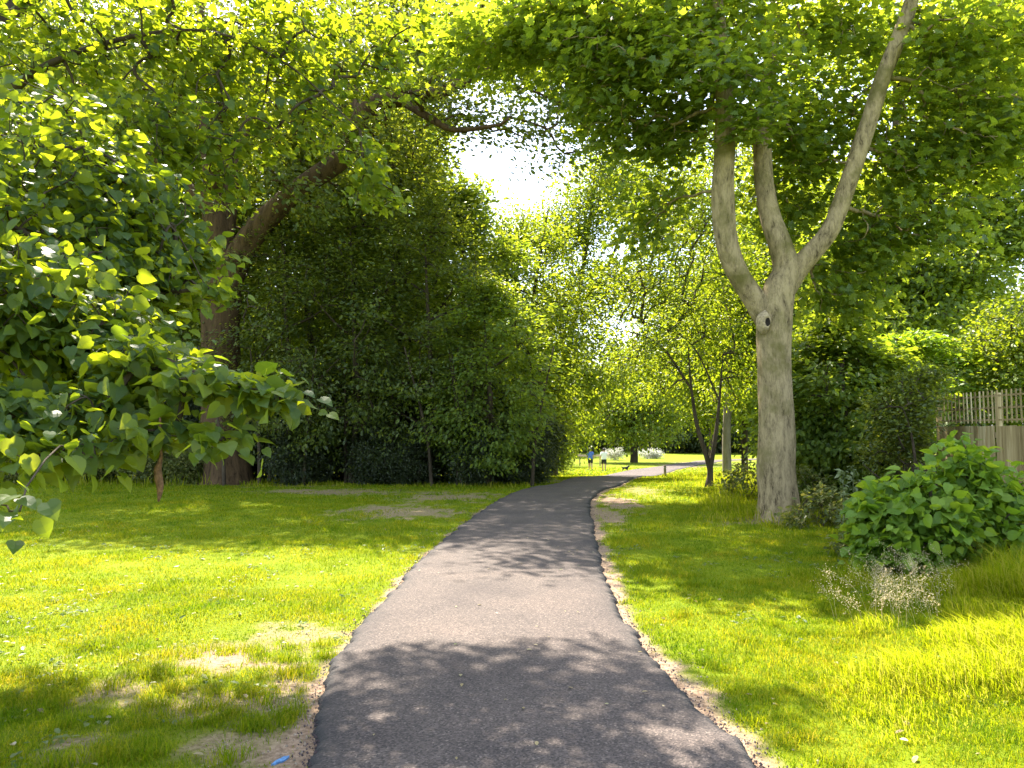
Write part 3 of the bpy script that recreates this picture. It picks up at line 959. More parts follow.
kn = mesh_obj('knot_collar', [(np.array(V), F, 0)], simple_mat('callus_bark', (.33, .26, .16), .85, 24, .35, .5), maple, smooth=True)
V = [kh + [0, .012, 0]] + [kh + np.array([(.046 * math.cos(a)), -.004, .080 * math.sin(a)]) for a in ang[:-1]]
F = np.array([(0, i + 1, (i + 1) % 20 + 1) for i in range(20)])
mesh_obj('hole_shade_disc', [(np.array(V), F, 0)], simple_mat('hole_shade', (.02, .015, .011), .95, 30, .3, .2), maple)  # shallow dark disc, its colour standing for the shade inside the hole

# --- thicket of dark small trees left of the bend
tk = [(285, 486, 24.4, 8.6, 2.6, 'dark holly tree behind the oak trunk, first of the thicket'),
      (352, 485, 24.6, 9.6, 2.7, 'tall dark thicket tree in the middle of the left wood edge'),
      (428, 486, 24.4, 9.0, 2.7, 'broad dark thicket tree with leaves down to the shaded bare earth'),
      (488, 487, 23.8, 6.2, 1.7, 'lower rounded dark bush at the bend of the path'),
      ]
for i, (px, py, d, h, r, lab) in enumerate(tk):
    g = P(px, py, d)
    g[2] = float(terrain(0, d))
    rr = rs(40 + i)
    make_tree('thicket_tree', lab, 'tree', g, auto_limbs(g, h * .85, .13, rr, 7, .12, .4) + [[(g[0] + a_, g[1] + b_, g[2] - .05, .06), (g[0] + a_ * 1.1, g[1] + b_, g[2] + 1.6, .045), (g[0] + a_ * 1.5, g[1] + b_ * 1.3, g[2] + 4.2, .02)] for a_, b_ in rr.uniform(-1.7, 1.7, (5, 2)) * [1, .6]], layered_clumps(g, h, r * 1.08, 1.9, (.75, .9, .6, .5)[i], rr, 58, 9),
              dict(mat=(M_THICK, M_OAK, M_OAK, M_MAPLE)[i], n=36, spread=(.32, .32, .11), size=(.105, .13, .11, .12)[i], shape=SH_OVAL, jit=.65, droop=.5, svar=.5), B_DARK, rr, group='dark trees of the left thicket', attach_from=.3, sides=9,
              br=dict(rmax=.06, bal=.25, twig=.008))
# second row behind it
for i, (px, d, h, r, lab) in enumerate(((310, 29, 13, 3.6, 'tall leafy tree rising behind the dark holly beside the oak'), (400, 29, 13, 3.3, 'tall tree rising behind the middle of the dark thicket'),
                                        (466, 30, 11.4, 2.6, 'slim bluish green tree standing just left of the sky gap'))):
    g = P(px, 480, d)
    g[2] = float(terrain(0, d))
    rr = rs(60 + i)
    make_tree('wood_tree', lab, 'tree', g, auto_limbs(g, h * .85, .2, rr, 7, .25, .4), layered_clumps(g, h, r * 1.1, 2.4, 1.0, rr, 60, 10),
              dict(mat=(M_OAK, M_OAK, M_MAPLE)[i], n=34, spread=(.4, .4, .16), size=.18, shape=SH_OVAL, jit=.8, svar=.5), B_DARK, rr, group='tall trees behind the left thicket', attach_from=1, sides=9,
              br=dict(rmax=.08, bal=.25, twig=.009))
rr = rs(67)
g = P(385, 470, 36); g[2] = float(terrain(0, 36))
bt = make_tree('tall_tree', 'tall tree far behind the oak limb, just left of the sky gap', 'tree', g, auto_limbs(g, 17, .3, rr, 8, .3, .35), auto_clumps(g, 20, 3.4, 3.2, 4, rr, 36, 30, .3),
               dict(mat=M_MAPLE, n=30, spread=(.5, .5, .34), size=.22, shape=SH_OVAL, jit=.9), B_DARK, rr, group='tall trees far behind the oak', attach_from=3, sides=9, br=dict(rmax=.1, bal=.25, twig=.011))
for px, d, s, a, lab in ((285, 37, 1.1, 1.3, 'tall tree far behind the oak, right of its trunk'), (150, 36, 1.15, 2.6, 'tall tree far behind the oak, left of its trunk'), (15, 37, 1.2, 3.9, 'tall tree far behind the near lime at the left picture edge')):
    g = P(px, 470, d); g[2] = float(terrain(0, d))
    copy_tree(bt, g, a, s, lab)
# low dark understorey closing the wood's foot
rr = rs(66)
g = np.array([0, 0, 0.]); g[:2] = P(260, 480, 26.4)[:2]; g[2] = float(terrain(0, 26.4))
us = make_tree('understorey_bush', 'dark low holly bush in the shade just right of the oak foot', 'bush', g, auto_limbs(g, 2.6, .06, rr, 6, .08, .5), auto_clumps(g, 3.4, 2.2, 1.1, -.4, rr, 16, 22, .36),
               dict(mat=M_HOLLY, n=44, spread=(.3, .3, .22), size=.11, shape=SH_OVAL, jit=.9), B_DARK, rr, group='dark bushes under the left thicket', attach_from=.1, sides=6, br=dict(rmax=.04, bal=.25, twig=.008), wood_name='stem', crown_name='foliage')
for px, d, s, a, lab in ((330, 26.8, 1.1, 1, 'dark low bush in the shade under the tall middle thicket'), (395, 26.6, 1.0, 2, 'dark low bush in the shade under the broad thicket tree'), (455, 26.4, 1.05, 3, 'dark low bush in the shade between broad and rounded thicket trees'),
                         (512, 26.2, .85, 4, 'dark low bush behind the rounded bush at the path bend'), (180, 27.2, 1.0, 5, 'dark low bush behind the weedy bush left of the oak'), (100, 28, 1.1, .5, 'dark low bush under the wood at far left'), (15, 28, 1.2, 1.5, 'dark low bush at the left picture edge under the wood')):
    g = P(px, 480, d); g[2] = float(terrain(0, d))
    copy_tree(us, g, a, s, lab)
for px, d, s, a, lab in ((300, 24.0, .5, 1, 'small dark bush at the foot of the holly just right of the oak'), (372, 24.2, .55, 2, 'small dark bush at the foot of the tall middle thicket'), (418, 23.9, .45, 4, 'smallest dark bush at the foot of the broad thicket tree'), (470, 24.0, .6, 5, 'small dark bush left of the rounded bush at the path bend'), (520, 24.4, .5, .6, 'small dark bush right at the path bend')):
    g = P(px, 480, d); g[2] = float(terrain(0, d))
    copy_tree(us, g, a, s, lab)
# wood further left, behind the lime
for i, (px, d, h, r, z0, lab) in enumerate(((150, 29, 16, 4.0, .6, 'leafy wood edge tree left of the oak trunk'), (40, 30, 18.5, 4.4, .6, 'leafy tree behind the near lime at the far left'), (-70, 27, 16, 4, .6, 'leafy tree beyond the left edge of the lawn'))):
    g = P(px, 480, d)
    g[2] = float(terrain(0, d))
    rr = rs(70 + i)
    make_tree('wood_tree', lab, 'tree', g, auto_limbs(g, h * .85, .22, rr, 6, .2, .4), auto_clumps(g, h, r, 2.6, z0, rr, 30, 24, .34),
              dict(mat=M_OAK, n=36, spread=(.45, .45, .3), size=.17, shape=SH_OVAL, jit=.9), B_DARK, rr, group='wood edge trees on the left', attach_from=.6, sides=9, br=dict(rmax=.08, bal=.25, twig=.009))
# low undergrowth at its foot
for i, (px, d, h, r, lab) in enumerate(((20, 25, 1.5, 1.6, 'low pale undergrowth bush at the far left wood edge'), (85, 25.5, 1.7, 1.5, 'low tangled undergrowth bush between the far left and the oak'), (150, 25, 1.6, 1.4, 'low undergrowth bush just left of the oak trunk'), (192, 24.6, 1.3, .8, 'small weedy bush touching the left foot of the oak'))):
    g = P(px, 480, d)
    g[2] = float(terrain(0, d))
    rr = rs(80 + i)
    make_tree('undergrowth_bush', lab, 'bush', g, auto_limbs(g, h * .8, .04, rr, 5, .1, .6), auto_clumps(g, h, r, .9, .05, rr, 9, 14, .4),
              dict(mat=M_UNDER, n=34, spread=(.24, .24, .18), size=.085, shape=SH_OVAL, jit=1), B_DARK, rr, group='undergrowth bushes left of the oak', attach_from=.05, sides=6, br=dict(rmax=.02, bal=.25, twig=.006), wood_name='stem', crown_name='foliage')

# --- bright ash trees beyond the bend
g = P(515, 480, 34); g[2] = float(terrain(0, 34))
rr = rs(90)
ash_l = [[(*g, .16), *pl((515, 400, 34, .13), (512, 330, 34, .11), (518, 260, 34.3, .08), (524, 215, 34.5, .04))],
         [(g[0] + .5, g[1], g[2], .12), *pl((528, 400, 34, .11), (527, 340, 34, .09), (538, 270, 34, .06), (548, 210, 34, .03))],
         pl((515, 400, 34, .07), (490, 330, 34, .05), (478, 260, 34, .03))]
make_tree('ash_tree', 'slender pale green ash with thin leaning stems at the end of the thicket', 'tree', g, ash_l,
          [pc(520, 240, 34.3, 55, 32, 1.8, 110), pc(485, 270, 34, 45, 45, 1.6, 100), pc(545, 300, 34.3, 50, 45, 1.6, 110), pc(555, 365, 34.5, 36, 45, 1.6, 100), pc(500, 340, 35, 60, 45, 1.5, 90), pc(546, 418, 35, 32, 26, 1.2, 50), pc(520, 400, 35.5, 45, 45, 1.2, 80)],
          dict(mat=M_ASH, n=40, spread=(.4, .4, .26), size=.15, shape=SH_OVAL, jit=.9), B_DARK, rr, attach_from=1, sides=9, br=dict(rmax=.06, bal=.25, twig=.01))
g = P(555, 476, 46); g[2] = float(terrain(0, 46))
rr = rs(91)
make_tree('ash_tree', 'tall bright yellow green ash rising under the right edge of the sky gap', 'tree', g,
          [[(*g, .17), *pl((560, 400, 46, .14), (578, 300, 46, .12), (590, 220, 46, .1), (596, 160, 46, .04))], pl((566, 360, 46, .1), (555, 290, 46, .08), (545, 220, 46, .03)), pl((586, 300, 46, .12), (615, 250, 46, .08), (630, 180, 46, .03))],
          [pc(600, 205, 46, 55, 45, 2.6, 130), pc(560, 235, 46, 45, 28, 2.4, 100), pc(630, 175, 47, 40, 36, 2.2, 80), pc(590, 290, 46, 60, 45, 2.6, 140), pc(550, 330, 46.5, 40, 50, 2.2, 90), pc(600, 370, 46, 40, 45, 2, 80), pc(566, 410, 46, 36, 45, 2, 80)],
          dict(mat=M_ASH, n=44, spread=(.55, .55, .36), size=.21, shape=SH_OVAL, jit=.9), B_DARK, rr, attach_from=1.5, sides=9, br=dict(rmax=.1, bal=.25, twig=.012))
# bush at the left foot beyond the bend
for i, (px, d, h, r, lab) in enumerate(((526, 33, 3.0, 1.5, 'dark rounded bush just beyond the thicket by the left path edge'), (548, 56, 4.0, 1.9, 'green bush left of the walkers beyond the thicket'))):
    g = P(px, 480, d); g[2] = float(terrain(0, d))
    rr = rs(94 + i)
    make_tree('round_bush', lab, 'bush', g, auto_limbs(g, h * .8, .07, rr, 6, .08, .5), auto_clumps(g, h, r, 1.4, .1, rr, 16, 18, .36),
              dict(mat=M_THICK if i == 0 else M_ASH, n=40, spread=(.34, .34, .24), size=.13, shape=SH_OVAL, jit=.9), B_DARK, rr, attach_from=.1, sides=7, br=dict(rmax=.04, bal=.25, twig=.008), wood_name='stem', crown_name='foliage')

# --- twin stemmed young tree right of the path
g = G(709, 487)
D = g[1]
rr = rs(100)
make_tree('young_tree', 'young tree with two thin dark stems parting in a V by the right verge', 'tree', g,
          [[(*g, .14), *pl((710, 472, D, .085), (706, 455, D, .075), (697, 425, D, .06), (691, 385, D, .036), (688, 345, D, .014))],
           pl((710, 470, D, .075), (715, 440, D, .065), (719, 405, D, .042), (723, 355, D, .014)),
           pl((692, 390, D, .04), (660, 345, D - .3, .03), (625, 330, D - .4, .012)), pl((719, 400, D, .03), (692, 345, D + .2, .022), (655, 325, D + .3, .014), (620, 318, D, .006))],
          [pc(690, 230, D + .5, 65, 40, 1.5, 95), pc(650, 285, D, 60, 38, 1.4, 95), pc(735, 290, D + .8, 45, 50, 1.2, 80), pc(700, 330, D + .6, 50, 36, 1.3, 70), pc(640, 350, D + .2, 45, 26, 1.2, 54), pc(735, 380, D + 1, 35, 40, 1, 50), pc(665, 390, D + .8, 34, 22, 1, 26), pc(690, 180, D + .6, 45, 30, 1.2, 50), pc(640, 210, D + .6, 40, 36, 1.2, 44)],
          dict(mat=M_ASH, n=30, spread=(.28, .28, .18), size=.11, shape=SH_OVAL, jit=.9), B_DARK, rr, attach_from=2, sides=10, br=dict(rmax=.05, bal=.25, twig=.007))
# --- trees behind it
for i, (px, d, h, r, z0, mat, lab) in enumerate(((711, 56, 15.5, 5.0, 4.2, M_ASH, 'tall light green tree straight behind the V stemmed young tree'),
                                                 (745, 38, 19, 5.2, 1.0, M_ASH, 'leafy light green tree behind the young V stemmed tree'),
                                                 (800, 32, 13, 4.0, 1.2, M_MAPLE, 'green tree directly behind the maple trunk'))):
    g = P(px, 480, d); g[2] = float(terrain(0, d))
    rr = rs(110 + i)
    make_tree('broadleaf_tree', lab, 'tree', g, auto_limbs(g, h * .85, .17, rr, 7, .28, .4), auto_clumps(g, h, r, 3.2, z0, rr, 30, 26, .32),
              dict(mat=mat, n=42, spread=(.55, .55, .36), size=.19, shape=SH_OVAL, jit=.9), B_DARK, rr, group='trees beyond the right verge', attach_from=1.5, sides=10, br=dict(rmax=.1, bal=.25, twig=.012))

# --- far single tree on the far lawn, then the far wood as copies
g = G(634, 462.5)
D = g[1]
rr = rs(120)
far = make_tree('park_tree', 'round headed tree with a dark trunk standing alone on the far sunny lawn', 'tree', g,
                [[(*g, .5), *pl((634, 450, D, .4), (633, 430, D, .34), (634, 400, D, .2), (636, 370, D, .08))], pl((633, 430, D, .25), (612, 405, D, .12), (598, 385, D, .04)), pl((634, 425, D, .25), (655, 405, D, .14), (680, 392, D, .05))],
                [pc(634, 395, D, 50, 32, 5, 200), pc(605, 415, D, 30, 22, 4, 90), pc(665, 415, D, 32, 22, 4, 90), pc(640, 365, D, 40, 26, 4, 120), pc(634, 435, D - 2, 40, 10, 3, 40)],
                dict(mat=M_ASH, n=26, spread=(.9, .9, .6), size=.36, shape=SH_OVAL, jit=.9), B_DARK, rr, attach_from=3.5, sides=9, br=dict(rmax=.2, bal=.25, twig=.025))
gb = np.array([0, 0, 0.])
rr = rs(121)
gb = P(688, 455, 135); gb[2] = -2.0
wood = make_tree('distant_tree', 'grey green distant tree above the far end of the path', 'tree', gb, auto_limbs(gb, 12, .35, rr, 7, .2, .45), auto_clumps(gb, 14, 7, 6, -1.5, rr, 28, 26, .34),
                 dict(mat=M_FAR, n=30, spread=(1.0, 1.0, .7), size=.45, shape=SH_OVAL, jit=.9), B_DARK, rr, group='distant trees closing the view', attach_from=.8, sides=8, br=dict(rmax=.2, bal=.25, twig=.03))
for px, d, s, a, lab in ((600, 150, 1.15, 1.0, 'distant tree just right of the walkers, behind the lone park tree'), (560, 140, 1.3, 2.0, 'distant tree directly behind the two walkers'), (650, 160, 1.1, 3.0, 'distant tree right behind the lone park tree'),
                         (725, 140, 1.1, 4.0, 'distant tree seen through the V of the young tree'), (775, 128, 1.2, 5.0, 'distant tree behind the foot of the maple'), (515, 120, 1.3, .5, 'distant tree hidden behind the thin ash stems'), (830, 120, 1.3, 1.6, 'distant tree low behind the right hand shrubs'),
                         (440, 90, 1.5, 2.6, 'distant tree far behind the dark thicket'), (910, 90, 1.3, 3.3, 'distant tree far behind the fence and trellis'), (330, 80, 1.4, 4.4, 'distant tree far behind the oak and holly'), (1010, 70, 1.2, 5.5, 'distant tree behind the trellis at the right edge'),
                         (200, 75, 1.3, .9, 'distant tree far behind the oak trunk'), (60, 70, 1.2, 2.2, 'distant tree far behind the near lime')):
    g = P(px, 455, d); g[2] = float(terrain(0, d))
    copy_tree(wood, g, a, s, lab)
# pale trunk behind the young tree
g = G(727, 470); g = np.array([P(727, 470, 31)[0], 31, float(terrain(0, 31))])
rr = rs(130)
make_tree('birch_tree', 'pale straight trunked tree behind the young V stemmed tree', 'tree', g, [[(*g, .2), (g[0], g[1], g[2] + 1.5, .17), (g[0] + .1, g[1], g[2] + 4, .15), (g[0], g[1], g[2] + 8, .07)]],
          [((g[0], g[1], g[2] + 7), (2.2, 1.8, 2), 80), ((g[0] + .8, g[1], g[2] + 5), (1.6, 1.4, 1), 40)], dict(mat=M_ASH, n=36, spread=(.45, .45, .3), size=.15, shape=SH_OVAL), bark_mat('pale_bark', (.12, .105, .08), (.24, .21, .17), 6, .3, .3), rr, attach_from=3.5, sides=10, br=dict(rmax=.06, bal=.25, twig=.01))

# --- right side: big oak behind the fence, dark shrubs, sunny tree
g = np.array([12.2, 23.5, 0.])
rr = rs(140)
make_tree('field_oak', 'large dark limbed oak rising behind the fence on the right', 'tree', g,
          [[(*g, .6), (12.2, 23.5, 2, .42), (12.0, 23.4, 5, .36), (11.8, 23.2, 8, .26), (11.9, 23.2, 13, .1)],
           [(12, 23.4, 5, .2), *pl((985, 260, 22.8, .14), (945, 225, 22.5, .1), (935, 190, 22.4, .06), (925, 165, 22.2, .03))],
           [(12, 23.4, 6, .2), *pl((990, 200, 22.6, .13), (960, 175, 22.2, .1), (930, 155, 22, .05)), ], [(12, 23.4, 4, .18), *pl((930, 300, 22, .1), (880, 280, 21.5, .05))],
           [(11.9, 23.2, 8, .2), (14, 22, 9.5, .12), (16, 21, 10, .05)]],
          [pc(900, 330, 21.5, 60, 36, 1.8, 90), pc(870, 260, 22, 50, 45, 1.8, 90), pc(950, 280, 22, 60, 40, 2, 110), pc(1000, 230, 22, 50, 40, 2, 80), pc(930, 200, 23.5, 60, 30, 1.5, 50), pc(1010, 150, 22.5, 50, 40, 2, 80), pc(980, 110, 23, 60, 30, 2, 50), pc(950, 60, 23, 80, 45, 2.4, 90), pc(1030, 30, 23, 60, 60, 2.4, 90), pc(860, 200, 24, 40, 40, 1.5, 50), pc(850, 330, 22.5, 36, 36, 1.4, 50),
           ((15, 22.5, 9), (3, 3, 3), 130), ((12, 23, 13.5), (4.5, 3, 2), 130)],
          dict(mat=M_MAPLE, n=56, spread=(.42, .42, .26), size=.16, shape=SH_OVAL, jit=.9), B_DARK, rr, attach_from=2.5, sides=14, br=dict(rmax=.1, bal=.3, twig=.009))
g = P(1022, 470, 17.5); g[2] = 0
rr = rs(141)
make_tree('sunlit_shrub', 'glowing yellow green shrub lit up behind the trellis at the right edge', 'shrub', g, auto_limbs(g, 3.6, .08, rr, 6, .2, .5), [pc(1005, 345, 17.4, 32, 42, 1.2, 110), pc(1050, 350, 17.6, 40, 50, 1.2, 110), pc(995, 385, 17.3, 30, 20, .8, 40), pc(1020, 430, 17.5, 40, 40, .9, 60)],
          dict(mat=M_ASH, n=36, spread=(.26, .26, .18), size=.1, shape=SH_OVAL, jit=.9), B_DARK, rr, attach_from=.6, sides=8, br=dict(rmax=.04, bal=.25, twig=.007), wood_name='stem', crown_name='foliage')
g = P(842, 500, 17); g[2] = 0
rr = rs(142)
make_tree('elder_shrub', 'big dark leafy shrub filling the gap between maple trunk and fence', 'shrub', g, auto_limbs(g, 3.8, .1, rr, 9, .08, .45) + [[(g[0] + .3, g[1] - .3, 0, .05), (g[0] + .5, g[1] - .6, 1.6, .03)]],
          layered_clumps(g, 4.1, 1.5, 1.2, .15, rr, 50, 11, .4, .34) + [pc(905, 400, 16.4, 30, 26, .6, 40), pc(880, 360, 17, 34, 14, .7, 36), pc(820, 440, 16.8, 22, 40, .6, 60)],
          dict(mat=M_MAPLE, n=40, spread=(.2, .2, .07), size=.125, shape=SH_OVAL, jit=.5, droop=.6, svar=.5), B_DARK, rr, attach_from=.4, sides=8, br=dict(rmax=.04, bal=.25, twig=.006), wood_name='stem', crown_name='foliage')
g = P(900, 470, 18.5); g[2] = 0
rr = rs(145)
make_tree('hazel_shrub', 'pale green sunlit shrub spreading above the old fence behind the dark shrub', 'shrub', g, auto_limbs(g, 4.2, .07, rr, 8, .15, .5),
          [pc(870, 365, 18, 34, 12, .7, 50), pc(915, 345, 18.4, 36, 12, .8, 60), pc(950, 365, 18, 26, 14, .7, 50), pc(900, 385, 17.6, 40, 9, .7, 40), pc(935, 390, 17.4, 24, 10, .6, 34), pc(860, 395, 17.8, 26, 8, .6, 26), pc(910, 420, 18.2, 44, 24, .6, 70)],
          dict(mat=M_SHRUB, n=26, spread=(.2, .2, .07), size=.12, shape=SH_OVAL, jit=.5, droop=.4, svar=.5), B_DARK, rr, attach_from=.6, sides=8, br=dict(rmax=.04, bal=.25, twig=.006), wood_name='stem', crown_name='foliage')
g = P(905, 470, 13.4); g[2] = 0
rr = rs(143)
make_tree('ivy_bush', 'dark ivy bush hanging over the older low part of the fence', 'bush', g, auto_limbs(g, 2.0, .05, rr, 6, .15, .5), [pc(905, 410, 13.6, 34, 30, .5, 90), pc(914, 440, 13.9, 18, 24, .4, 36), pc(885, 450, 13.8, 20, 30, .4, 34), pc(926, 382, 13.8, 22, 14, .4, 34)],
          dict(mat=M_THICK, n=40, spread=(.14, .14, .1), size=.07, shape=SH_OVAL, jit=.8), B_DARK, rr, attach_from=.3, sides=7, br=dict(rmax=.03, bal=.25, twig=.005), wood_name='stem', crown_name='foliage')

for i, (px, d, h, r, lab) in enumerate(((822, 13.0, .55, .75, 'low weedy undergrowth at the right foot of the maple trunk'), (748, 18.5, .8, .8, 'low weedy undergrowth in long grass left of the maple trunk'), (800, 15.5, .8, .7, 'low weedy undergrowth right behind the maple trunk'))):
    g = P(px, 480, d); g[2] = float(zg(g[0], g[1]))
    rr = rs(146 + i)
    make_tree('undergrowth_plant', lab, 'weeds', g, auto_limbs(g, h * .8, .015, rr, 6, .1, .6), layered_clumps(g, h, r, .6, .05, rr, 16, 6, .4, .3),
              dict(mat=M_UNDER, n=12, spread=(.08, .08, .05), size=.075, shape=SH_OVAL, jit=.9, svar=.5), B_DARK, rr, group='low undergrowth round the maple', attach_from=.05, sides=5, br=dict(rmax=.012, bal=.25, twig=.003), wood_name='stem', crown_name='foliage')

# --- large leaved bush in front of the fence
g = G(950, 572)
D = g[1]
rr = rs(150)
make_tree('lilac_bush', 'bright green large leaved bush in front of the fence on the right', 'bush', g,
          [[(*g, .03), *pl((945, 540, D, .02), (930, 490, D - .1, .008))], [(g[0] + .3, g[1] + .1, 0, .03), *pl((975, 520, D, .02), (968, 470, D + .1, .008))], [(g[0] + .7, g[1], 0, .03), *pl((1010, 520, D, .02), (1030, 480, D, .008))], [(g[0] - .4, g[1], 0, .03), *pl((900, 545, D, .02), (875, 515, D, .008))]],
          [pc(930, 516, D, 52, 34, .5, 150), pc(968, 494, D + .1, 22, 24, .3, 50), pc(1005, 526, D, 45, 24, .5, 100), pc(890, 538, D, 32, 22, .4, 60), pc(960, 545, D - .1, 60, 26, .4, 70), pc(1040, 525, D, 40, 36, .5, 60), *[pc(x_, y_, D + d_, 9, 12, .1, 5) for x_, y_, d_ in ((868, 514, 0), (885, 500, .1), (905, 490, .1), (925, 480, -.1), (945, 474, .1), (960, 462, 0), (970, 454, .1), (966, 472, .1), (978, 468, .1), (990, 482, -.1), (1008, 492, 0), (1020, 488, .2), (935, 560, -.3), (980, 575, -.2), (870, 565, -.2))], pc(874, 528, D + .1, 12, 18, .2, 12), pc(968, 484, D + .1, 10, 10, .12, 12), pc(880, 512, D, 18, 12, .25, 16), pc(874, 548, D, 14, 18, .3, 14), pc(900, 558, D, 34, 14, .3, 30), pc(1010, 556, D, 40, 16, .3, 34)],
          dict(mat=M_SHRUB, n=11, spread=(.12, .12, .10), size=.098, shape=SH_HEART, jit=1.0, out=.4, droop=.6, svar=.6), B_DARK, rr, attach_from=.15, sides=7, br=dict(rmax=.02, bal=.25, twig=.005, wob=.02), wood_name='stem', crown_name='foliage')

g = G(868, 556)
D = g[1]
rr = rs(151)
make_tree('weed_bush', 'loose yellowish small leaved weeds at the left foot of the green bush', 'weeds', g, auto_limbs(g, .7, .012, rr, 8, .1, .55), [pc(862, 528, D, 14, 20, .25, 36), pc(880, 540, D, 22, 20, .3, 40), pc(846, 545, D, 14, 14, .2, 20), pc(872, 506, D, 8, 8, .12, 8)],
          dict(mat=M_UNDER, n=9, spread=(.07, .07, .06), size=.062, shape=SH_OVAL, jit=1, svar=.5), B_DARK, rr, attach_from=.08, sides=5, br=dict(rmax=.01, bal=.25, twig=.003), wood_name='stem', crown_name='foliage')

#THINGS
# ================================================================== FENCE
def wood_mat(name, dark, light, streak):
    m, nt, nd, lk = new_mat(name)
    out = N(nd, 'ShaderNodeOutputMaterial')
    b = N(nd, 'ShaderNodeBsdfPrincipled', Roughness=.85)
    b.inputs['Specular IOR Level'].default_value = .15
    tc = N(nd, 'ShaderNodeTexCoord')
    mp_ = N(nd, 'ShaderNodeMapping')
    mp_.inputs['Scale'].default_value = (9, 9, .5)
    lk.new(tc.outputs['Object'], mp_.inputs['Vector'])
    n1 = N(nd, 'ShaderNodeTexNoise', Scale=1.3, Detail=8.0, Roughness=.7)
    lk.new(mp_.outputs[0], n1.inputs['Vector'])
    ge = N(nd, 'ShaderNodeNewGeometry')
    ad = N(nd, 'ShaderNodeMath', operation='MULTIPLY_ADD')
    lk.new(ge.outputs['Random Per Island'], ad.inputs[0])
    ad.inputs[1].default_value = .35
    lk.new(n1.outputs['Fac'], ad.inputs[2])
    r1 = ramp(nd, [(.4, dark), (.72, light), (.95, streak)])
    lk.new(ad.outputs[0], r1.inputs['Fac'])
    lk.new(r1.outputs['Color'], b.inputs['Base Color'])
    bp = N(nd, 'ShaderNodeBump', Strength=.4, Distance=.01)
    lk.new(n1.outputs['Fac'], bp.inputs['Height'])
    lk.new(bp.outputs['Normal'], b.inputs['Normal'])
    lk.new(b.outputs[0], out.inputs[0])
    return m


M_FENCE = wood_mat('weathered_fence', (.16, .115, .05), (.38, .295, .15), (.66, .56, .36))
M_OLD = wood_mat('old_fence', (.08, .06, .04), (.17, .135, .1), (.3, .26, .2))
FX = 8.0
rf = random.Random(5)
fe = empty('board_fence', (FX, 11, 0), 'tall weathered board fence with open trellis along its top', 'fence')
ybay = [7.4, 9.2, 11.0, 12.8, 14.6]
for y0, y1 in zip(ybay[:-1], ybay[1:]):
    bs = []
    n = 15
    w = (y1 - y0 - .1) / n
    for i in range(n):
        top = 1.70 + rf.uniform(-.006, .006)
        bs.append(box((FX + rf.uniform(-.004, .004) + (.012 if i % 2 else 0), y0 + .05 + w * (i + .5), top / 2 + .03), (.018, w * 1.08 if i % 2 else w * .94, top - .06)))
    mesh_obj('board_panel', [(*merge(bs), 0)], M_FENCE, fe)
    mesh_obj('rail', [(*merge([box((FX + .05, (y0 + y1) / 2, z), (.04, y1 - y0 - .1, .09)) for z in (.35, 1.0, 1.55)]), 0)], M_FENCE, fe)
    sl = []
    m = 14
    for i in range(m + 1):
        yy = y0 + .06 + (y1 - y0 - .12) * i / m
        tilt = rf.uniform(-.02, .02)
        v, f = box((FX, yy, 2.02), (.014, .026, .54))
        v[4:, 1] += tilt
        sl.append((v, f))
    for z in (1.80, 2.0, 2.2):
        sl.append(box((FX + .018, (y0 + y1) / 2, z), (.016, y1 - y0 - .09, .03)))
    mesh_obj('trellis', [(*merge(sl), 0)], M_FENCE, fe)
for y in ybay:
    mesh_obj('post', [(*merge([box((FX + .06, y, 1.1), (.075, .075, 2.24)), box((FX + .06, y, 2.235), (.09, .09, .03), 0, .8)]), 0)], M_FENCE, fe)
fe2 = empty('paling_fence', (FX + .1, 17, 0), 'older low dark paling fence half buried in shrubs beyond the trellis', 'fence')
bs = []
y = 14.75
while y < 21:
    top = 1.15 + rf.uniform(-.05, .05) + (.55 if y > 15.6 else 0)
    v, f = box((FX + .1, y, top / 2), (.02, .085, top))
    v[4:, 1] += rf.uniform(-.015, .015)
    bs.append((v, f))
    y += .115 + (.03 if rf.random() < .15 else 0)
mesh_obj('paling', [(*merge(bs), 0)], M_OLD, fe2)
mesh_obj('rail', [(*merge([box((FX + .14, 17.9, z), (.05, 6.4, .08)) for z in (.4, .95)]), 0)], M_OLD, fe2)
for y in (14.75, 17.8, 20.9):
    mesh_obj('post', [(*box((FX + .2, y, .7), (.09, .09, 1.4)), 0)], M_OLD, fe2)

# ================================================================== tall weed stalks, dry seed grass, yellow bloom
M_STALK = leaf_mat('weed_leaf', [(.13, .17, .07), (.2, .24, .12)], [(.16, .2, .06), (.2, .24, .08)], .3)
for i, (px, top, lab) in enumerate(((842, 470, 'tall pale weed stalk nearest the maple trunk'), (852, 466, 'tallest pale weed stalk left of the green bush'), (862, 478, 'short pale weed stalk touching the green bush'))):
    g = P(px, 515, 11.5 + .2 * i)
    g[2] = float(zg(g[0], g[1]))
    t = P(px + 1, top, g[1])
    rr = rs(160 + i)
    w = empty('weed_stalk', g, lab, 'weed', 'pale weed stalks beside the green bush')
    mesh_obj('stem', [(*tube([g, (g + t) / 2 + [.01, 0, 0], t], [.009, .007, .003], 6), 0)], M_STALK, w)
    zs = np.linspace(.2, 1, 13)[:, None]
    cen = g + (t - g) * zs
    mesh_obj('foliage', [(*leaves(cen, 4, (.02, .02, .01), .10, SH_DIAMOND, rr, jit=.6, droop=.1), 0)], M_STALK, w)

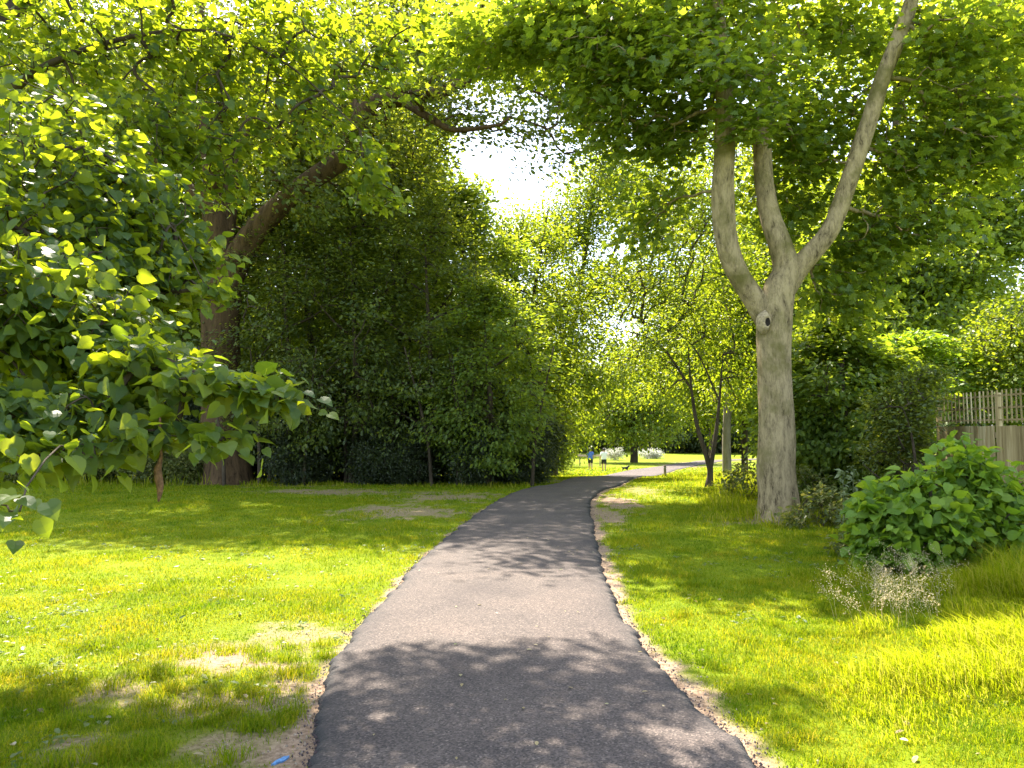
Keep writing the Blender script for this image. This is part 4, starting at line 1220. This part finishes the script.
M_SEED = leaf_mat('seed_head', [(.5, .43, .24), (.6, .5, .3), (.6, .45, .32)], [(.5, .44, .22), (.6, .5, .26), (.6, .44, .28)], .45)
rr = rs(170)
pts, st = [], []
for i in range(70):
    px, py = rr.normal(908, 28), rr.uniform(588, 634)
    if px > 968:
        continue
    g = G(px, py)
    g[2] = float(zg(g[0], g[1]))
    h = rr.uniform(.18, .48)
    lean = rr.normal(0, .16, 2)
    t = g + np.array([lean[0] - .06, lean[1], h])
    m = (g + t) / 2 + [-lean[0] * .25, -lean[1] * .25, h * .12]
    q = smooth_line([g, m, t], 4)
    st.append(tube(q, np.linspace(.0012, .0006, len(q)), 3))
    for k in (4, 5, 6, 7, 8):
        pts.append(q[k])
o = mesh_obj('seed_grass', [(*merge(st), 0), (*leaves(np.array(pts), 13, (.018, .018, .022), .011, SH_DIAMOND, rr, jit=1.2), 0)], M_SEED)
props(o, 'dry buff seed heads of tall grass in front of the green bush', 'seed grass', kind='stuff')

yb = P(868, 490, 9.2)
g = np.array([yb[0], yb[1], float(zg(yb[0], yb[1]))])
yf = empty('yellow_flower', g, 'single bright yellow bloom at the left edge of the green bush', 'flower')
mesh_obj('stem', [(*tube([g, (g + yb) / 2 + [.02, 0, 0], yb], [.006, .005, .004], 6), 0)], M_STALK, yf)
pv, pf = leaves(np.array([yb]), 16, (.014, .014, .012), .05, SH_OVAL, rs(5), up=.6, jit=.8, droop=-.2)
mesh_obj('bloom', [(pv, pf, 0)], leaf_mat('yellow_petal', [(.75, .6, .01), (.85, .7, .02)], [(.8, .65, .02), (.85, .7, .03)], .4), yf)

# ================================================================== litter, crumbs, paint mark
rr = rs(180)
n = 420
lx, ly = [], []
x, y = scatter(3.2, 15, 13, rr)
k = rr.random(len(x)) < np.where(x < 0, .8, .25) * sstep(16, 4, y)
x, y = x[k], y[k]
c = np.stack([x, y, zg(x, y) + .018], 1)
M_LIT = leaf_mat('fallen_leaf', [(.2, .16, .07), (.26, .20, .09), (.32, .26, .14), (.16, .19, .08)], [(.2, .15, .05), (.25, .2, .08), (.3, .25, .1), (.1, .14, .03)], .2)
o = mesh_obj('leaf_litter', [(*leaves(c, 1, (.01, .01, .004), .042, SH_OVAL, rr, up=2.5, jit=.5, droop=0), 0)], M_LIT)
props(o, 'scattered dry fallen leaves and bits lying on the grass', 'leaf litter', kind='stuff')
# a few fallen bits on the asphalt
n = 60
y = rr.uniform(3.7, 14, n)
x = x_left(y) + (x_right(y) - x_left(y)) * rr.random(n)
c = np.stack([x, y, terrain(x, y) + .062], 1)
o = mesh_obj('path_litter', [(*leaves(c, 1, (.01, .01, .0), .032, SH_OVAL, rr, up=4, jit=.4, droop=0), 0)], M_LIT)
props(o, 'small leaf scraps lying on the asphalt path', 'leaf litter', kind='stuff')


def lumps(c, s, rng):
    n = len(c)
    base = np.array([(1, 0, 0), (-1, 0, 0), (0, 1, 0), (0, -1, 0), (0, 0, 1), (0, 0, -1)], float)
    V = c[:, None] + base[None] * s[:, None, None] * rng.uniform(.6, 1.3, (n, 6, 1))
    f = np.array([(0, 2, 4), (2, 1, 4), (1, 3, 4), (3, 0, 4), (2, 0, 5), (1, 2, 5), (3, 1, 5), (0, 3, 5)])
    return V.reshape(-1, 3), [(f[None] + (np.arange(n) * 6)[:, None, None]).reshape(-1, 3)]


n = 3400
y = 3 + 20 * rr.random(n) ** 1.6
side = rr.random(n) < .5
off = np.abs(rr.normal(0, .06, n)) * (vnoise(y * 3, y * 0 + side * 9, 77) > .4)
x = np.where(side, x_left(y) - off + .03, x_right(y) + off - .03)
c = np.stack([x, y, terrain(x, y) + .012], 1)
o = mesh_obj('asphalt_crumbs', [(*lumps(c, rr.uniform(.002, .008, n), rr), 0)], simple_mat('crumb', (.07, .05, .052), .9, 50, .5, 0))
props(o, 'dark loose asphalt crumbs along both path edges', 'crumbs', kind='stuff')
n = 1500
y = 3 + 10 * rr.random(n) ** 1.5
side = rr.random(n) < .6
x = np.where(side, x_left(y) - .05 - .5 * rr.random(n) ** 2, x_right(y) + .05 + .3 * rr.random(n) ** 2)
c = np.stack([x, y, zg(x, y) + .002], 1)
o = mesh_obj('gravel', [(*lumps(c, rr.uniform(.003, .010, n), rr), 0)], simple_mat('grit', (.3, .24, .18), .9, 50, .5, 0))
props(o, 'pale grit and small stones on the bare earth beside the path', 'gravel', kind='stuff')

g = G(281, 759)
a = np.linspace(0, 2 * math.pi, 26)[:-1]
rad = .5 + .5 * vnoise(a * 2.2, a * 0, 9)
th = np.stack([np.cos(a) * .018 * rad * 1.4, np.sin(a) * .042 * rad * 1.4], 1)
sh = .5 * th[:, 1]
xx, yy2 = g[0] + th[:, 0] + sh, g[1] + th[:, 1]
zz = zg(xx, yy2) + .009
top = np.stack([xx, yy2, zz], 1)
cen = np.array([[g[0], g[1], float(zg(g[0], g[1])) + .011]])
bot = top - [0, 0, .02]
nn = len(a)
F1 = np.array([(2 * nn, i, (i + 1) % nn) for i in range(nn)])
F2 = np.array([(i, i + nn, (i + 1) % nn + nn, (i + 1) % nn) for i in range(nn)])
o = mesh_obj('paint_mark', [(np.vstack([top, bot, cen]), [F1, F2], 0)], simple_mat('blue_paint', (.09, .21, .42), .6, 60, .35, .2), origin=g)
props(o, 'bright blue spray paint mark on the bare earth beside the path', 'paint mark')

# ================================================================== people, dog, post, rail, white bushes
def skin(name, joints, edges, mat, parent, sub=2):
    """one continuous surface grown over a joint skeleton: joints {key: (x, y, z, r)}; first key is the root"""
    keys = list(joints)
    me = bpy.data.meshes.new(name)
    me.from_pydata([joints[k][:3] for k in keys], [(keys.index(a), keys.index(b)) for a, b in edges], [])
    o = bpy.data.objects.new(name, me)
    COL.objects.link(o)
    md = o.modifiers.new('skin', 'SKIN')
    for i, k in enumerate(keys):
        sv = me.skin_vertices[0].data[i]
        r = joints[k][3]
        sv.radius = r if isinstance(r, tuple) else (r, r)
        sv.use_root = i == 0
    s = o.modifiers.new('sub', 'SUBSURF')
    s.levels = s.render_levels = sub
    dg = bpy.context.evaluated_depsgraph_get()
    nm = bpy.data.meshes.new_from_object(o.evaluated_get(dg))
    bpy.data.objects.remove(o)
    for p in nm.polygons:
        p.use_smooth = True
    nm.materials.clear()
    nm.materials.append(mat)
    o = bpy.data.objects.new(name, nm)
    COL.objects.link(o)
    o.parent = parent
    return o


M_SKIN = simple_mat('skin', (.5, .31, .22), .6, 20, .1, 0)
M_HAIR = simple_mat('dark_hair', (.03, .02, .015), .6, 40, .3, .2)
M_BLUE = simple_mat('blue_cotton', (.07, .14, .45), .9, 30, .15, .1)
M_WHITE = simple_mat('white_cotton', (.78, .78, .8), .9, 30, .06, .1)
M_BLACK = simple_mat('black_cotton', (.025, .027, .035), .9, 30, .2, .1)
M_SHOE = simple_mat('pale_shoe', (.6, .58, .55), .7, 30, .1, .1)


def person(loc, label, top_mat, h, arms):
    """seen from behind, facing away (+Y), walking"""
    root = empty('person', loc, label, 'person', None)
    k = h / 1.75
    J = {'pelvis': (0, 0, .95, (.17, .135)), 'waist': (0, 0, 1.1, (.165, .125)), 'chest': (0, .01, 1.32, (.205, .14)), 'neck0': (0, .0, 1.47, .07), 'neck': (0, .01, 1.53, .055),
         'head0': (0, .02, 1.6, .08), 'head': (0, .02, 1.68, .095), 'crown': (0, .015, 1.74, .06)}
    E = [('pelvis', 'waist'), ('waist', 'chest'), ('chest', 'neck0'), ('neck0', 'neck'), ('neck', 'head0'), ('head0', 'head'), ('head', 'crown')]
    for s, nm, fy in ((-1, 'l', .16), (1, 'r', -.14)):
        J.update({'hip' + nm: (s * .1, 0, .88, .115), 'thigh' + nm: (s * .105, fy * .35, .7, .1), 'knee' + nm: (s * .1, fy * .62 + .03, .5, .07), 'calf' + nm: (s * .1, fy * .7, .36, .072),
                  'ank' + nm: (s * .1, fy - .02, .09, .037), 'foot' + nm: (s * .1, fy + .02, .045, .042), 'toe' + nm: (s * .105, fy + .16, .035, .033)})
        E += [('pelvis', 'hip' + nm), ('hip' + nm, 'thigh' + nm), ('thigh' + nm, 'knee' + nm), ('knee' + nm, 'calf' + nm), ('calf' + nm, 'ank' + nm), ('ank' + nm, 'foot' + nm), ('foot' + nm, 'toe' + nm)]
        ar = arms[0 if s < 0 else 1]
        J['sh' + nm] = (s * .2, 0, 1.43, .062)
        J['el' + nm] = (s * ar[0][0], ar[0][1], ar[0][2], .045)
        J['wr' + nm] = (s * ar[1][0], ar[1][1], ar[1][2], .03)
        hx, hy, hz_ = (np.array(ar[1]) - np.array(ar[0])) / np.linalg.norm(np.array(ar[1]) - np.array(ar[0])) * .09
        J['pa' + nm] = (s * (ar[1][0] + hx), ar[1][1] + hy, ar[1][2] + hz_, (.038, .022))
        E += [('chest', 'sh' + nm), ('sh' + nm, 'el' + nm), ('el' + nm, 'wr' + nm), ('wr' + nm, 'pa' + nm)]
        w = np.array(J['pa' + nm][:3])
        for q in range(4):
            J[f'f{q}a' + nm] = (w[0] + s * (q - 1.5) * .004, w[1] + (q - 1.5) * .019, w[2] - .035, .010)
            J[f'f{q}b' + nm] = (w[0] - s * .012, w[1] + (q - 1.5) * .02, w[2] - (.072, .08, .078, .066)[q], .008)
            E += [('pa' + nm, f'f{q}a' + nm), (f'f{q}a' + nm, f'f{q}b' + nm)]
        J['th' + nm] = (w[0] - s * .01, w[1] + .045, w[2] - .02, .011)
        E += [('pa' + nm, 'th' + nm)]
    sc = {a: (v[0] * k, v[1] * k, v[2] * k, tuple(c * k for c in v[3]) if isinstance(v[3], tuple) else v[3] * k) for a, v in J.items()}
    body = skin('body', sc, E, M_SKIN, root)
    me = body.data
    nv = len(me.vertices)
    co, no = np.zeros(nv * 3), np.zeros(nv * 3)
    me.vertices.foreach_get('co', co)
    me.vertices.foreach_get('normal', no)
    co, no = co.reshape(-1, 3), no.reshape(-1, 3)

    def cloth(nm, test, grow, mat):
        """garment: the body's own surface over a region, let out along its normals"""
        fs = [list(p.vertices) for p in me.polygons if test(np.array(p.center) / k)]
        used = sorted({v for f in fs for v in f})
        mp_ = {v: i for i, v in enumerate(used)}
        V = co[used] + no[used] * grow
        F3 = np.array([[mp_[v] for v in f] for f in fs if len(f) == 3]).reshape(-1, 3)
        F4 = np.array([[mp_[v] for v in f] for f in fs if len(f) == 4]).reshape(-1, 4)
        o = mesh_obj(nm, [(V, [F3.astype(int), F4.astype(int)], 0)], mat, root, origin=np.zeros(3), smooth=True)
        o.location = (0, 0, 0)
        return o
    cloth('shirt', lambda c: (.93 < c[2] < 1.5 and abs(c[0]) < .222) or (c[2] > 1.235 and c[2] < 1.5 and abs(c[0]) < .30), .024, top_mat)
    cloth('shorts', lambda c: .58 < c[2] < 1.0 and abs(c[0]) < .222, .017, M_BLACK)
    for s_ in (-1, 1):
        cloth('shoe', lambda c: c[2] < .085 and c[0] * s_ > 0, .014, M_SHOE)
    la, lo = np.meshgrid(np.linspace(-.75, 1.55, 9), np.linspace(0, 2 * math.pi, 17)[:-1], indexing='ij')
    rr_ = 1 + .06 * (vnoise(la * 4, lo * 3, 3) - .5)
    HV = np.stack([.108 * rr_ * np.cos(la) * np.cos(lo), .118 * rr_ * np.cos(la) * np.sin(lo) - .012 - .035 * (la < 0), .125 * rr_ * np.sin(la) + 1.69], -1) * k
    HV[..., 1] = np.where((la < .1) & (np.sin(lo) > .1), HV[..., 1] * .2, HV[..., 1])
    HF = np.array([(i * 16 + j, i * 16 + (j + 1) % 16, i * 16 + 16 + (j + 1) % 16, i * 16 + 16 + j) for i in range(8) for j in range(16)])
    o = mesh_obj('hair', [(HV.reshape(-1, 3), HF, 0)], M_HAIR, root, origin=np.zeros(3), smooth=True)
    o.location = (0, 0, 0)
    return root


pa = G(590.5, 470)
pb = G(604, 471)
person(pa, 'walker in a blue top and dark shorts seen from behind', M_BLUE, 1.84, [((.27, -.02, 1.17), (.29, .08, .93)), ((.27, -.05, 1.17), (.29, .02, .92))])
person(pb, 'walker in a white top and black shorts holding the dog lead', M_WHITE, 1.86, [((.27, -.04, 1.17), (.29, .05, .93)), ((.30, .04, 1.24), (.36, .16, 1.34))])
dgp = G(625, 471.5)
dg_ = empty('dog', dgp, 'small black dog on a lead trotting across the path', 'dog')
J = {'hip': (-.17, 0, .31, .085), 'belly': (0, 0, .31, .085), 'chest': (.17, 0, .31, .105), 'neck': (.27, 0, .40, .065), 'head': (.35, 0, .47, .065), 'muz': (.43, 0, .45, .036), 'nose': (.47, 0, .445, .022),
     'ear1': (.33, .055, .53, .016), 'ear2': (.33, -.055, .53, .016), 'tail': (-.27, 0, .38, .022), 'tip': (-.36, 0, .47, .012)}
E = [('hip', 'belly'), ('belly', 'chest'), ('chest', 'neck'), ('neck', 'head'), ('head', 'muz'), ('muz', 'nose'), ('head', 'ear1'), ('head', 'ear2'), ('hip', 'tail'), ('tail', 'tip')]
for s, q in ((1, 'l'), (-1, 'r')):
    o_ = .03 * s
    J.update({'st' + q: (-.16 + o_, s * .075, .22, .05), 'hk' + q: (-.23 + o_, s * .08, .12, .024), 'hp' + q: (-.20 + o_, s * .08, .02, .022), 'ht' + q: (-.165 + o_, s * .08, .014, .016),
              'fe' + q: (.17 - o_, s * .075, .20, .042), 'fw' + q: (.185 - o_ * 2, s * .075, .10, .024), 'fp' + q: (.18 - o_ * 2, s * .075, .02, .021), 'ft' + q: (.21 - o_ * 2, s * .075, .014, .016)})
    E += [('hip', 'st' + q), ('st' + q, 'hk' + q), ('hk' + q, 'hp' + q), ('hp' + q, 'ht' + q), ('chest', 'fe' + q), ('fe' + q, 'fw' + q), ('fw' + q, 'fp' + q), ('fp' + q, 'ft' + q)]
skin('body', J, E, simple_mat('black_fur', (.02, .018, .016), .7, 40, .4, .3), dg_)
dg_.scale = (.95, .95, .95)
dg_.rotation_euler = (0, 0, .25)
hand = pb + np.array([.38 + .03, .2, 1.44])
neck = dgp + np.array([.25, .06, .44])
ml = (hand + neck) / 2 - [0, 0, .08]
ll = smooth_line([hand, ml, neck], 8)
o = mesh_obj('dog_lead', [(*tube(ll, np.full(len(ll), .012), 5), 0)], simple_mat('brown_strap', (.09, .06, .035), .8, 30, .2, 0), origin=hand)
props(o, 'thin dark lead running from the walker in white to the dog', 'dog lead')

g = G(665, 476.5)
bo = empty('bollard', g, 'short dark wooden marker post at the right edge of the path', 'bollard')
hgt = (476.5 - 466) / FPX * g[1]
mesh_obj('post', [(*merge([box(g + [0, 0, hgt / 2], (.13, .13, hgt)), box(g + [0, 0, hgt + .02], (.13, .13, .045), 0, .45)]), 0)], M_OLD, bo)
mesh_obj('band', [(*box(g + [0, 0, hgt * .82], (.142, .142, .05)), 0)], simple_mat('grey_band', (.3, .3, .3), .6), bo)

g = G(590, 466)
rl = empty('rail_fence', g, 'low pale wooden rail behind the two walkers', 'fence')
zz = P(590, 455.5, g[1])[2]
wid = 24 / FPX * g[1]
mesh_obj('rail', [(*box((g[0], g[1], zz), (wid, .06, .2)), 0)], simple_mat('pale_rail', (.5, .36, .28), .8, 10, .2, .1), rl)
for s in (-.42, 0, .42):
    mesh_obj('post', [(*box((g[0] + s * wid, g[1] + .09, (zz + g[2]) / 2), (.11, .11, zz - g[2] + .25)), 0)], simple_mat('rail_post', (.25, .18, .13), .8, 10, .2, .1), rl)

M_PALE = leaf_mat('white_patch_leaf', [(.6, .58, .55), (.8, .78, .76), (.3, .36, .2)], [(.5, .5, .45), (.6, .6, .55), (.2, .25, .1)], .3)  # for bushes standing in for white patches of unknown kind on the far lawn
for i, (px, d, h, r, lab) in enumerate(((615, 98, 1.5, 1.1, 'low white bush for an unidentified white patch just left of the lone park tree'), (648, 104, 1.2, 1.2, 'low white bush for an unidentified white patch right of the lone park tree'), (656, 104.5, 1.0, .9, 'smallest white bush for an unidentified white patch at the far lawn edge'))):
    g = P(px, 455, d); g[2] = float(terrain(0, d))
    rr = rs(200 + i)
    make_tree('white_patch_bush', lab, 'bush', g, auto_limbs(g, h * .8, .05, rr, 4, .1, .5), auto_clumps(g, h, r, .8, .1, rr, 8, 8, .4), dict(mat=M_PALE, n=24, spread=(.22, .22, .18), size=.13, shape=SH_OVAL, jit=1), B_DARK, rr,
              group='white bushes on the far lawn', attach_from=.05, sides=5, br=dict(rmax=.03, bal=.25, twig=.012), wood_name='stem', crown_name='foliage')

#LIGHT
# ================================================================== light
SUN_EL, SUN_AZ = 52.0, -25.0          # azimuth measured from straight ahead (+Y), negative to the left
sd = Vector((math.sin(R(SUN_AZ)) * math.cos(R(SUN_EL)), math.cos(R(SUN_AZ)) * math.cos(R(SUN_EL)), math.sin(R(SUN_EL))))
sl_ = bpy.data.lights.new('sun', 'SUN')
sl_.energy = 5.0
sl_.angle = R(.53)
sl_.color = (1, .90, .75)
so = bpy.data.objects.new('sun', sl_)
COL.objects.link(so)
so.rotation_euler = sd.to_track_quat('Z', 'Y').to_euler()
so.location = (0, 0, 60)

w = bpy.data.worlds.new('World')
SC.world = w
w.use_nodes = True
nd, lk = w.node_tree.nodes, w.node_tree.links
nd.clear()
wo = nd.new('ShaderNodeOutputWorld')
bg = nd.new('ShaderNodeBackground')
sky = nd.new('ShaderNodeTexSky')
sky.sky_type = 'NISHITA'
sky.sun_disc = False
sky.sun_elevation = R(SUN_EL)
sky.sun_rotation = R(SUN_AZ)
sky.dust_density = 2.0
sky.air_density = 1.0
bg.inputs['Strength'].default_value = .092
# thin bright summer cloud over the sky
tc = nd.new('ShaderNodeTexCoord')
cn = N(nd, 'ShaderNodeTexNoise', Scale=2.2, Detail=6.0, Roughness=.55)
lk.new(tc.outputs['Generated'], cn.inputs['Vector'])
cr = ramp(nd, [(.4, (.12, .12, .12)), (.65, (.7, .7, .7))])
lk.new(cn.outputs['Fac'], cr.inputs['Fac'])
cm = N(nd, 'ShaderNodeMix', data_type='RGBA')
lk.new(cr.outputs['Color'], cm.inputs['Factor'])
lk.new(sky.outputs[0], cm.inputs[6])
cm.inputs[7].default_value = (7.2, 8.2, 9.4, 1)
lk.new(cm.outputs[2], bg.inputs['Color'])
lk.new(bg.outputs[0], wo.inputs[0])

SC.view_settings.view_transform = 'Standard'
SC.view_settings.look = 'None'
SC.view_settings.exposure = 2.22
SC.view_settings.gamma = 1
SC.view_settings.use_curve_mapping = False
SC.render.engine = 'CYCLES'
cy = SC.cycles
cy.max_bounces = 7
cy.diffuse_bounces = 4
cy.glossy_bounces = 2
cy.transmission_bounces = 5
cy.transparent_max_bounces = 4
cy.caustics_reflective = False
cy.caustics_refractive = False
cy.sample_clamp_indirect = 6
cy.use_adaptive_sampling = True
cy.adaptive_threshold = .01
cy.use_denoising = True
SC.render.filter_size = 1.1
try:
    cy.denoiser = 'OPENIMAGEDENOISE'
except Exception:
    pass
